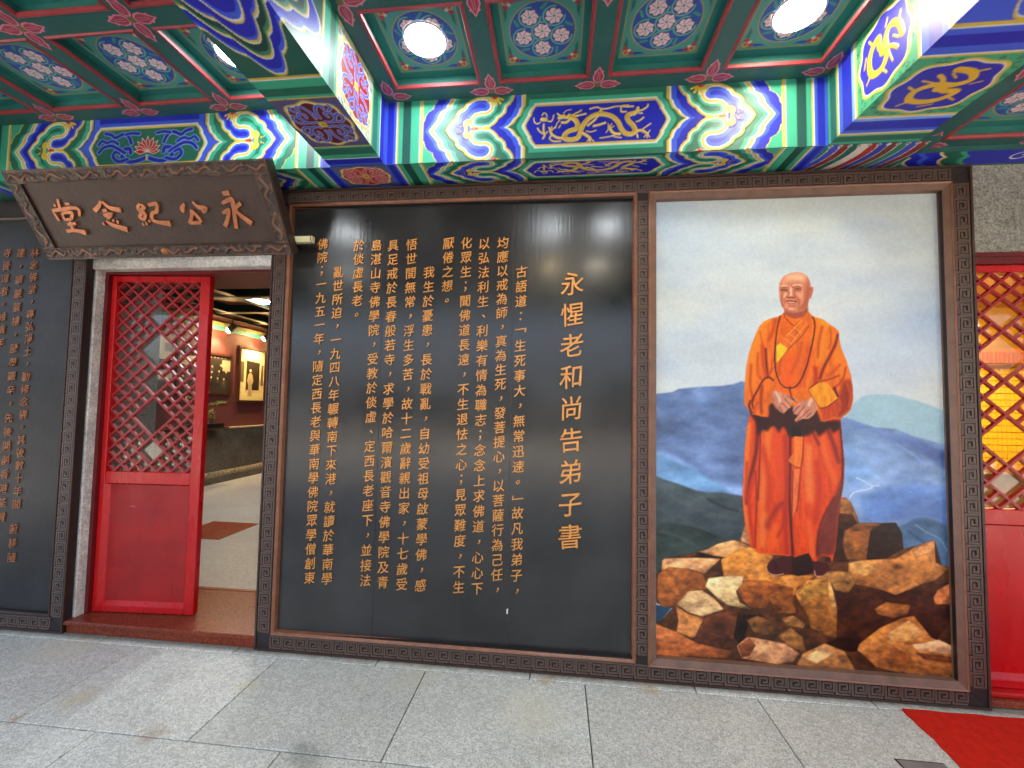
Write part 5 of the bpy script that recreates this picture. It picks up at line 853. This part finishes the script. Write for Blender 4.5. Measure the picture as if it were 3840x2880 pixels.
# ------------------------------------------------------------------ coffered ceiling
def coffer_paint():
    p = Paint(476, 476, 3.0, (38, 124, 118), -238, -238); X, Y = p.X, p.Y
    p.c[np.maximum(abs(X), abs(Y)) < 190] = (150, 148, 96); p.c[np.maximum(abs(X), abs(Y)) < 184] = (74, 152, 138)
    r = np.hypot(X, Y); p.c[r < 160] = (156, 150, 104); p.c[r < 153] = (44, 84, 168)
    pts = [(0, 0)]+[(95*math.cos(R(90+72*k)), 95*math.sin(R(90+72*k))) for k in range(5)]
    rg = random.Random(3)
    for cx0, cy0 in pts:
        for q_, w__ in ((50, 9),):
            p.line([(cx0+q_*math.cos(R(a)), cy0+q_*math.sin(R(a))) for a in range(0, 300, 20)], (60, 150, 130), w__); p.line([(cx0+q_*math.cos(R(a)), cy0+q_*math.sin(R(a))) for a in range(0, 300, 20)], (140, 200, 190), 2.5)
    for k in range(5):
        a = R(54+72*k); p.line([(120*math.cos(a), 120*math.sin(a)), (142*math.cos(a+.15), 142*math.sin(a+.15))], (64, 146, 130), 14)
    for cx0, cy0 in pts:
        pet = []
        for k in range(48):
            a = 2*math.pi*k/48; rr_ = 41*(1+.10*math.cos(a*7+cx0)+.05*math.cos(a*13)); pet.append((cx0+rr_*math.cos(a), cy0+rr_*math.sin(a)))
        p.fill(pet, (96, 40, 60), .6); p.fill([(cx0+(a_-cx0)*.92, cy0+(b_-cy0)*.92) for a_, b_ in pet], (226, 202, 206), .6)
        for k in range(7):
            a = 2*math.pi*k/7+cx0; p.line([(cx0+12*math.cos(a), cy0+12*math.sin(a)), (cx0+33*math.cos(a+.25), cy0+33*math.sin(a+.25))], (150, 100, 116), 2.6, .5)
        p.disc(cx0, cy0, 6, (90, 130, 110), .8)
    for sx in (1, -1):
        for sy in (1, -1):
            for ax, ay, rr_, col in ((160, 160, 17, (206, 170, 84)), (160, 160, 10, (190, 84, 70)), (134, 164, 12, (176, 60, 76)), (164, 134, 12, (176, 60, 76)), (144, 146, 8, (214, 200, 190))): p.disc(sx*ax, sy*ay, rr_, col, .8)
            p.fill([(sx*120, sy*176), (sx*84, sy*172), (sx*60, sy*174), (sx*90, sy*160), (sx*122, sy*158)], (44, 66, 170), .6); p.fill([(sx*176, sy*120), (sx*172, sy*84), (sx*174, sy*60), (sx*160, sy*90), (sx*158, sy*122)], (40, 110, 96), .6)
    return p
cp = coffer_paint()
CG = .574; CZ = 3.2239; PZ = 3.283
ceil = empty('ceiling', (0, 0, CZ), kind='structure'); ceil['label'] = 'coffered painted ceiling with red mouldings and flower roundels'
tmp = cp.grid('coffer_panel', M['painted'], (-.238, -.238, 0), (1, 0, 0), (0, 1, 0), (0, 0, -1)); CPM = tmp.data; bpy.data.objects.remove(tmp)
def mould_mesh():
    m = MB(); a = .239; prof = [(a, -.0005), (a-.006, -.006), (a-.0145, -.004), (a-.018, .006), (a-.0182, .012)]
    out = [(a+.0025, .0005)]+prof
    for (d0, z0), (d1, z1) in zip(out[:-1], out[1:]):
        A_ = [(-d0, -d0, z0), (d0, -d0, z0), (d0, d0, z0), (-d0, d0, z0)]; B_ = [(-d1, -d1, z1), (d1, -d1, z1), (d1, d1, z1), (-d1, d1, z1)]
        for k in range(4): m.poly([A_[k], A_[(k+1) % 4], B_[(k+1) % 4], B_[k]])
    return m.mesh('red_mould', M['mould'])
def well_mesh():
    m = MB(); a = .2385
    for k in range(4):
        c_, s_ = [(1, 0), (0, 1), (-1, 0), (0, -1)][k]
        q = [(-a, -a), (a, -a), (a, a), (-a, a)]; p0, p1 = q[k], q[(k+1) % 4]
        m.poly([(p0[0], p0[1], .0015), (p1[0], p1[1], .0015), (p1[0], p1[1], .062), (p0[0], p0[1], .062)])
    return m.mesh('coffer_well', M['teal'])
def petal_mesh(dirs):
    m = MB()
    for a in dirs:
        ca, sa = math.cos(a), math.sin(a); rot = lambda x, y: (x*ca-y*sa, x*sa+y*ca)
        o_l = [(.014, .012), (.03, .026), (.06, .031), (.082, .022), (.090, .027), (.10, .014), (.125, 0)]; o_l = o_l+[(x, -y) for x, y in o_l[::-1][1:]]
        m.poly([rot(x, y)+(-.0016,) for x, y in o_l][::-1], 0)
        i_l = [(.022, .009), (.036, .019), (.06, .024), (.080, .015), (.112, 0)]; i_l = i_l+[(x, -y) for x, y in i_l[::-1][1:]]
        m.poly([rot(x, y)+(-.0022,) for x, y in i_l][::-1], 1)
        for yy in (-.006, .006):
            m.poly([rot(.03, yy-.0012)+(-.0028,), rot(.03, yy+.0012)+(-.0028,), rot(.09, yy*.6+.0014)+(-.0028,), rot(.09, yy*.6-.0014)+(-.0028,)][::-1] if False else [rot(.03, yy-.0012)+(-.0028,), rot(.09, yy*.6-.0014)+(-.0028,), rot(.09, yy*.6+.0014)+(-.0028,), rot(.03, yy+.0012)+(-.0028,)], 0)
    m.poly([(.017*math.cos(t_), .017*math.sin(t_), -.0034) for t_ in np.linspace(0, 2*math.pi, 13)[:-1]][::-1], 2)
    return m.mesh('floral_boss', [M['petal'], M['petalin'], M['boss']])
MOM, WEM = mould_mesh(), well_mesh(); H2 = math.pi/2
PM = {'full': petal_mesh([0, H2, 2*H2, 3*H2]), 'wall': petal_mesh([0, 2*H2, 3*H2]), 'left': petal_mesh([0, 3*H2, H2]), 'right': petal_mesh([2*H2, 3*H2, H2]), 'cl': petal_mesh([0, 3*H2]), 'cr': petal_mesh([2*H2, 3*H2])}
def grid_frame(x0, x1, y0, y1, xc, yc_, z, name='coffer_grid'):
    """flat soffit between the coffers with square holes"""
    m = MB(); hb = CG-.48; xs_ = xc; ys_ = yc_
    # strips along x between rows, then cross pieces
    edges_y = [y1]+[v for y in ys_ for v in (y+.24, y-.24)]+[y0]
    for i in range(0, len(edges_y), 2): m.box((x0, edges_y[i+1], z), (x1, edges_y[i], z+.02))
    for y in ys_:
        ex = [x0]+[v for x in xs_ for v in (x-.24, x+.24)]+[x1]
        for i in range(0, len(ex), 2): m.box((ex[i], y-.2399, z+.0002), (ex[i+1], y+.2399, z+.02))
    return m.build(name, M['tealdark'], ceil)
NR = 5
ycs = [-.522-CG*k for k in range(NR)]
LAMPS = []
def bay(x0, x1, xcs, z, zp, rows_, y1=-.1895):
    grid_frame(x0, x1, -3.26, y1, xcs, rows_, z)
    for x in xcs:
        for y in rows_:
            link('coffer_panel', CPM, ceil, (x, y, zp)); link('red_mould', MOM, ceil, (x, y, z)); link('coffer_well', WEM, ceil, (x, y, z))
    for i in range(len(xcs)+1):
        cx0 = xcs[0]-CG/2+CG*i
        for j in range(len(rows_)+1):
            cy0 = rows_[0]+CG/2-CG*j
            kd = ('cl' if i == 0 else 'cr' if i == len(xcs) else 'wall') if j == 0 else ('left' if i == 0 else 'right' if i == len(xcs) else 'full')
            link('floral_boss', PM[kd], ceil, (cx0, cy0, z))
xc_c = [-.663+CG*k for k in range(4)]
bay(-.992, 1.370, xc_c, CZ, PZ, ycs)
xc_l = [-1.655-CG*k for k in range(4)][::-1]
bay(-3.685, -1.3215, xc_l, CZ, PZ, ycs)
xc_r = [1.885+CG*(k+.5) for k in range(4)]
bay(1.797, 4.35, xc_r, 2.888, 2.947, [-.385-CG*k for k in range(NR)], -.0805)
MB().box((-6.4, -3.28, 3.30), (6.4, .08, 3.5)).build('roof_slab', M['tealdark'], ceil)
MB().box((-6.4, -3.5, 2.80), (6.4, -3.2805, 3.5)).build('unseen_eave_beam', M['tealdark'], ceil)  # unseen roof end, cut back behind the camera to let sky fill the wall
MB().box((-4.05, -3.28, 2.862), (-3.687, -.192, 3.29)).build('far_left_beam', M['tealdark'], ceil)
# round lamps
_lm = {}
def lamp(x, y, z, m_, label, r=.098, group='round ceiling lamps'):
    t = empty('ceiling_lamp', (x, y, z), label, 'lamp', group)
    if m_ not in _lm:
        d_ = MB(); d_.lathe((0, 0, 0), [(0.0001, -.010), (r*.6, -.0096), (r*.9, -.008), (r, -.004)]); t_ = MB(); t_.lathe((0, 0, 0), [(r, -.002), (r+.002, -.007), (r+.008, -.006), (r+.011, -.0005)])
        _lm[m_] = (d_.mesh('diffuser', M[m_], smooth=True), t_.mesh('trim_ring', M['white'], smooth=True))
    link('diffuser', _lm[m_][0], t); link('trim_ring', _lm[m_][1], t); return t
lamp(xc_c[0], ycs[0], PZ, 'lampcool', 'white round ceiling lamp in the coffer beside the red medallion beam')
lamp(xc_c[3], ycs[0], PZ, 'lampneutral', 'warm white round ceiling lamp beside the gold dragon beam')
lamp(xc_l[3], ycs[0], PZ, 'lampcool', 'round ceiling lamp half hidden behind the left cross beam')
for x, y, k, _n in ((xc_c[1], ycs[2], 'lampcool', 'round cool lamp whose glow shows on the dark board above the title column'), (xc_c[2], ycs[2], 'lampcool', 'round cool lamp whose glow shows near the middle stile of the frame'), (xc_l[2], ycs[2], 'lampcool', 'round cool lamp whose glow shows beside the cream cable box'),
    (xc_c[1], ycs[4], 'lampwarm', 'round warm lamp whose yellow glow shows beside the first title character'), (xc_c[2], ycs[4], 'lampneutral', 'round neutral lamp whose faint glow shows right of the title'), (xc_l[1], ycs[4], 'lampcool', 'round cool lamp whose lower glow shows at the left text columns')):
    lamp(x, y, PZ, k, _n)
lamp(xc_r[1], -.385-CG*2, 2.947, 'lampwarm', 'warm round ceiling lamp over the red carpet')

# ------------------------------------------------------------------ memorial hall behind the open doorway
hall = empty('hall_interior', (-4, 3, .08), kind='structure')
IX0, IX1, IY0, IY1, IZ = -5.9, -1.45, .552, 7.2, 3.05
MB().box((IX0-.2, IY0, -.1), (IX1+.2, IY1+.2, .0795)).build('hall_floor', M['granite_in'], hall)
MB().box((-3.975, 1.61, .0797), (-3.40, 2.205, .0835)).build('floor_inlay', M['redgranite'], hall)
MB().box((-6.0, .5525, .0797), (-1.5, .585, .0832)).build('floor_inlay', M['redgranite'], hall)
MB().box((IX0-.2, IY0, .08), (IX0, IY1, 3.2)).box((IX0, IY1, .08), (IX1, IY1+.2, 3.2)).box((IX1, IY0, .08), (IX1+.2, IY1, 3.2)).build('hall_wall', M['redwall'], hall)
MB().box((IX0-.2, IY0+.001, IZ), (IX1+.2, IY1+.2, IZ+.15)).build('hall_ceiling', mat('brown_ceiling_panels', (128, 74, 54), .6, var=.3, vscale=9), hall)
MB().box((IX0+.0005, 1.0, .0803), (IX0+.119, IY1-.001, .995)).build('dado', M['dado'], hall)
MB().box((IX0+.0005, 1.0, .9955), (IX0+.135, IY1-.001, 1.02)).build('dado_cap', M['dadolight'], hall)
m = MB().box((IX0+.1195, 1.0, .0803), (IX0+.16, IY1-.001, .19)); m.build('dado_plinth', M['dado'], hall)
m = MB().box((IX0+.1195, 1.0, .1905), (IX0+.15, IY1-.001, .28))
m.build('carved_band', M['dadolight'], hall)
m = MB()
for k in range(52): m.tube([(IX0+.151, 2.2+k*.095, .235), (IX0+.162, 2.2+k*.095, .235)], [.036, .022], 8)
m.build('carved_roundels', M['dadolight'], hall, kind='stuff')
m = MB().box((IX0+.0006, IY0+.01, 2.72), (IX0+.03, IY1-.001, 2.80)); m.build('wall_cornice', M['teal'], hall)
m = MB().box((IX0+.0006, IY0+.01, 2.801), (IX0+.05, IY1-.001, 2.86)); m.build('wall_cornice', M['boss'], hall)
green = mat('hall_green_beam', (18, 50, 42), .5, var=.2); yel = mat('hall_gold_line', (112, 78, 40), .6)
for k in range(7):
    y = 1.05+k*.95; MB().box((IX0+.055, y, 2.93), (IX1-.001, y+.13, 3.049)).build('hall_ceiling_beam', green, hall)
    MB().box((IX0+.055, y-.012, 2.926), (IX1-.001, y-.0005, 2.945)).build('gold_line', yel, hall)
for k in range(5):
    x = -5.45+k*.92; m = MB()
    for j in range(8):
        y0 = .56 if j == 0 else 1.05+(j-1)*.95+.1305; y1 = 1.05+j*.95-.0125 if j < 7 else IY1-.002
        m.box((x, y0, 2.932), (x+.12, y1, 3.049))
    m.build('hall_ceiling_beam', green, hall)
MB().box((IX0+.0006, 1.9, 1.021), (IX0+.25, 2.90, 2.925)).build('hall_pillar', mat('dark_pillar', (52, 46, 46), .35, var=.15), hall)
# framed photographs on the hall wall
def picture(y0, y1, z0, z1, label, painter, fw=.045):
    t = empty('framed_photograph', (IX0+.03, (y0+y1)/2, z0), label, 'framed photograph', 'framed photographs on the hall wall')
    x0 = IX0+.001; xo = IX0+.035
    m = MB().box((x0, y0-fw, z0-fw), (xo, y1+fw, z0)).box((x0, y0-fw, z1), (xo, y1+fw, z1+fw)).box((x0, y0-fw, z0+.0003), (xo, y0, z1-.0003)).box((x0, y1, z0+.0003), (xo, y1+fw, z1-.0003))
    m.build('frame', M['picframe'], t)
    p = Paint((y1-y0)*1000, (z1-z0)*1000, 6, (170, 150, 110)); painter(p)
    p.grid('print', M['photo'], (IX0+.018, y0, z0), (0, 1, 0), (0, 0, 1), (1, 0, 0), t)
def ph_group(p):
    p.c[...] = (52, 44, 36); w_, h_ = p.w, p.h
    p.fill([(0, h_*.62), (w_*.3, h_*.70), (w_*.32, h_), (0, h_)], (176, 158, 118), 3); p.fill([(w_*.8, h_*.6), (w_, h_*.6), (w_, h_*.95), (w_*.82, h_*.9)], (170, 150, 112), 3)
    p.fill([(0, h_*.9), (w_, h_*.9), (w_, h_), (0, h_)], (60, 50, 40), 3)
    for k in range(11): p.line([(w_*(.12+k*.075), h_*.945), (w_*(.145+k*.075), h_*.945)], (196, 184, 150), 8)
    rg = random.Random(4)
    for r_, yy in enumerate((.72, .56, .40)):
        for k in range(5+r_):
            x = w_*(.08+(k+.5*(r_ % 2))/(5.6+r_)); y = h_*(yy+rg.uniform(-.03, .03)); g0 = rg.randint(28, 66)
            p.fill([(x-42, y-150), (x-38, y-40), (x, y-14), (x+38, y-40), (x+42, y-150)], (g0, g0-6, g0-14), 3); p.disc(x, y, 19, (190, 164, 124), 2)
            p.line([(x, y-30), (x-8, y-80)], (150, 134, 104), 5, 1)
def ph_stand(p):
    w_, h_ = p.w, p.h; p.c[...] = (202, 180, 120)
    p.c *= (.85+.3*fbm(p.X.shape, 20, 3, 2))[..., None]
    p.fill([(0, h_*.8), (w_, h_*.8), (w_, h_), (0, h_)], (190, 172, 124), 8); p.fill([(w_*.25, h_*.2), (w_*.8, h_*.2), (w_*.8, h_*.76), (w_*.25, h_*.78)], (48, 40, 30), 3)
    p.fill([(w_*.02, h_*.35), (w_*.16, h_*.35), (w_*.16, h_*.75), (w_*.02, h_*.75)], (96, 82, 56), 3); p.fill([(w_*.86, h_*.3), (w_*.97, h_*.3), (w_*.97, h_*.72), (w_*.86, h_*.72)], (96, 82, 56), 3)
    p.fill([(0, 0), (w_, 0), (w_, h_*.14), (0, h_*.14)], (214, 190, 122), 6)
    x = w_*.42; p.fill([(x-60, h_*.08), (x-50, h_*.3), (x-90, h_*.38), (x-60, h_*.5), (x-20, h_*.54), (x+20, h_*.54), (x+60, h_*.5), (x+90, h_*.38), (x+50, h_*.3), (x+60, h_*.08)], (176, 150, 100), 5)
    p.line([(x-20, h_*.1), (x-16, h_*.4)], (120, 98, 62), 9, 3); p.line([(x+26, h_*.1), (x+22, h_*.4)], (120, 98, 62), 8, 3); p.disc(x, h_*.585, 30, (206, 178, 128), 3)
def ph_arch(p):
    w_, h_ = p.w, p.h; p.c[...] = (184, 164, 126); p.fill([(w_*.2, h_*.2), (w_*.55, h_*.2), (w_*.55, h_*.8), (w_*.2, h_*.8)], (206, 190, 152), 4)
    p.line([(w_*.3, h_*.25), (w_*.3, h_*.6), (w_*.38, h_*.68), (w_*.46, h_*.6), (w_*.46, h_*.25)], (92, 80, 62), 14, 2)
    p.fill([(w_*.36, h_*.22), (w_*.41, h_*.22), (w_*.41, h_*.5), (w_*.36, h_*.5)], (60, 52, 40), 2); p.fill([(w_*.65, h_*.3), (w_*.95, h_*.3), (w_*.95, h_*.6), (w_*.65, h_*.6)], (120, 104, 78), 6)
def ph_land(p):
    w_, h_ = p.w, p.h; p.c[...] = (70, 62, 52); p.fill([(0, h_*.6), (w_, h_*.7), (w_, h_), (0, h_)], (180, 164, 128), 8); p.fill([(w_*.1, h_*.1), (w_*.4, h_*.1), (w_*.35, h_*.5), (w_*.15, h_*.5)], (190, 170, 130), 6)
picture(3.60, 4.66, 1.63, 2.27, 'framed sepia group photograph left of the tall photograph on the hall wall', ph_group)
picture(4.90, 5.56, 1.505, 2.48, 'tall framed sepia photograph of a standing person on the hall wall', ph_stand)
picture(3.03, 3.52, 2.10, 2.52, 'small framed photograph of an archway seen through the door lattice', ph_arch, .02)
picture(3.06, 3.50, 1.50, 1.95, 'framed dark landscape photograph low behind the door lattice', ph_land, .02)
# track with spotlights
tr = empty('track_light', (IX0+.32, 4.5, 2.92), 'black ceiling track with warm spotlights in the hall', 'track light')
MB().box((IX0+.30, 2.4, 2.885), (IX0+.335, 6.9, 2.92)).build('track', M['black'], tr)
for y, z in ((2.75, 2.70), (4.30, 2.70), (5.20, 2.70), (6.3, 2.70)):
    h = MB(); h.tube([(IX0+.318, y, 2.884), (IX0+.318, y, z+.09)], .012, 6); h.tube([(IX0+.36, y, z+.09), (IX0+.25, y, z)], [.045, .055], 10); h.build('spot_head', M['black'], tr)
    e = MB(); e.tube([(IX0+.262, y-.01, z+.005), (IX0+.235, y-.02, z-.012)], [.05, .036], 10); e.build('spot_bulb', M['spot'], tr)
    L_ = bpy.data.lights.new('spotlight', 'SPOT'); L_.energy = 13; L_.color = (1, .76, .48); L_.spot_size = R(100); L_.spot_blend = .8; L_.shadow_soft_size = .04
    lo_ = bpy.data.objects.new('spotlight', L_); COL.objects.link(lo_); lo_.parent = tr; lo_.location = Vector((IX0+.22, y, z-.03))-ORG[tr.name]; lo_.rotation_euler = (0, R(-22)*-1, 0)
for x, y, lb in ((-4.35, 3.35, 'round white ceiling lamp inside the hall beside the frame edge'), (-4.9, 2.1, 'round white ceiling lamp inside the hall behind the door lattice'), (-2.6, 1.4, 'round white ceiling lamp inside the hall over the doorway'), (-2.9, 4.6, 'round white ceiling lamp deep inside the hall')):
    t = lamp(x, y, 2.975, 'lamphall', lb, group='round lamps of the hall')
    t.scale = (1.45, 1.45, 1.45)
# bonsai trees on the ledge
rgb = random.Random(12)
leaf = mat('bonsai_leaf', (84, 110, 34), .6, c2=(150, 160, 52), vscale=30); bark = mat('bonsai_bark', (70, 52, 38), .8)
def bonsai(y, label, hz):
    t = empty('bonsai', (IX0+.32, y, 1.02), label, 'bonsai', 'bonsai trees along the hall wall'); bx = IX0+.25
    m = MB(); m.v = []; m.box((bx-.09, y-.17, 1.045), (bx+.09, y+.17, 1.115)); m.build('pot', M['black'], t)
    MB().box((IX0+.02, y-.26, 1.0205), (bx+.12, y+.26, 1.0445)).build('stand', M['picframe'], t)
    MB().tube([(bx, y, 1.11), (bx+.02, y+.04, 1.22), (bx-.01, y-.03, 1.34), (bx, y-.1, 1.34+hz*.5), (bx, y+.02, 1.34+hz)], [.022, .018, .014, .01, .005], 6).build('trunk', bark, t)
    m = MB()
    for k in range(9):
        cy0 = y+rgb.uniform(-.3, .3); cz0 = rgb.uniform(1.22, 1.34+hz); cx0 = bx+rgb.uniform(-.05, .1)
        for j in range(110):
            a = rgb.uniform(0, 6.28); r_ = rgb.uniform(0, .11); px, py, pz = cx0+r_*.7*math.cos(a), cy0+r_*math.sin(a), cz0+rgb.uniform(-.02, .025); u = rgb.uniform(0, 6.28); e = .011
            m.poly([(px, py, pz), (px+e*math.cos(u), py+e*math.sin(u), pz+e*.8), (px+e*math.cos(u+1), py+e*math.sin(u+1), pz+e*.2)])
    m.build('crown', leaf, t, kind='stuff')
bonsai(3.52, 'green bonsai in a black pot on the hall ledge behind the door lattice', .35); bonsai(4.02, 'small bonsai in a black pot on the ledge below the group photograph', .12)

# ------------------------------------------------------------------ golden hall behind the right doorway
gh = empty('golden_hall', (4, 2, .06), kind='structure')
gold_w = mat('golden_wall', (214, 160, 36), .5, var=.18, vscale=4)
MB().box((1.8, .56, -.05), (7.6, 4.2, .06)).build('hall_floor', M['granite_in'], gh)
MB().box((1.7, 4.2, .06), (7.8, 4.35, 3.2)).box((1.6, .56, .06), (1.8, 4.2, 3.2)).box((7.6, .56, .06), (7.8, 4.2, 3.2)).build('hall_wall', gold_w, gh)
MB().box((1.7, .56, 3.0), (7.8, 4.35, 3.2)).build('hall_ceiling', mat('amber_ceiling', (190, 136, 70), .5, var=.15), gh)
sh_ = empty('tablet_shelf', (5.3, 3.9, .06), 'stepped golden shelves of memorial tablets behind the right lattice door', 'shelf')
tabmat = mat('gold_tablet', (230, 182, 44), .45, metal=.1, var=.12)
for r_ in range(8):
    z = .735+r_*.172; MB().box((3.0, 3.911, z), (7.4, 4.15, z+.17)).build('shelf_board', mat('shelf_gold', (206, 156, 44), .5), sh_)
    pass
m = MB()
for r_ in range(16):
    for k in range(58): m.box((3.9+k*.056, 3.895, .74+r_*.086), (3.9+k*.056+.05, 3.9105, .74+r_*.086+.072))
m.build('memorial_tablets', tabmat, sh_, kind='stuff')
for r_ in range(0):
    pass
MB().box((3.0, 3.72, 2.16), (7.4, 3.86, 2.34)).build('valance', mat('orange_valance', (186, 102, 48), .6, var=.2), sh_)
m = MB()
for k in range(60): m.box((3.9+k*.05, 3.705, 2.16), (3.922+k*.05, 3.7195, 2.30))
m.build('valance_pleats', mat('valance_pleat', (156, 80, 36), .6), sh_, kind='stuff')
al = empty('altar_table', (5.0, 3.2, .06), 'brown wooden altar table behind the right lattice door', 'table')
MB().cbox((3.2, 3.0, .80), (6.6, 3.6, .86), .01).build('table_top', mat('altar_wood', (132, 88, 44), .4, var=.2), al)
MB().box((3.3, 3.06, .10), (6.5, 3.10, .799)).build('front_panel', mat('altar_panel', (104, 70, 36), .5, var=.3, vscale=10), al)
for x in (3.25, 6.5): MB().box((x, 3.05, .0605), (x+.07, 3.12, .7995)).build('leg', M['picframe'], al)
for x, y, z, lb in ((4.45, 2.9, 2.45, 'lit tube lamp behind the right lattice door'), (3.6, 1.8, 2.9, 'lit tube lamp near the ceiling behind the right lattice door')):
    t = empty('tube_lamp', (x, y, z), lb, 'lamp'); MB().box((x-.32, y-.03, z+.0205), (x+.32, y+.03, z+.05)).build('housing', M['white'], t)
    MB().tube([(x-.3, y, z), (x+.3, y, z)], .018, 8).build('tube', emis('warm_tube', (255, 232, 180), 30), t)
La = bpy.data.lights.new('golden_hall_lamp', 'AREA'); La.energy = 26; La.size = 1.2; La.color = (1, .84, .5)
lo_ = bpy.data.objects.new('golden_hall_lamp', La); COL.objects.link(lo_); lo_.location = (4.6, 2.3, 2.95)
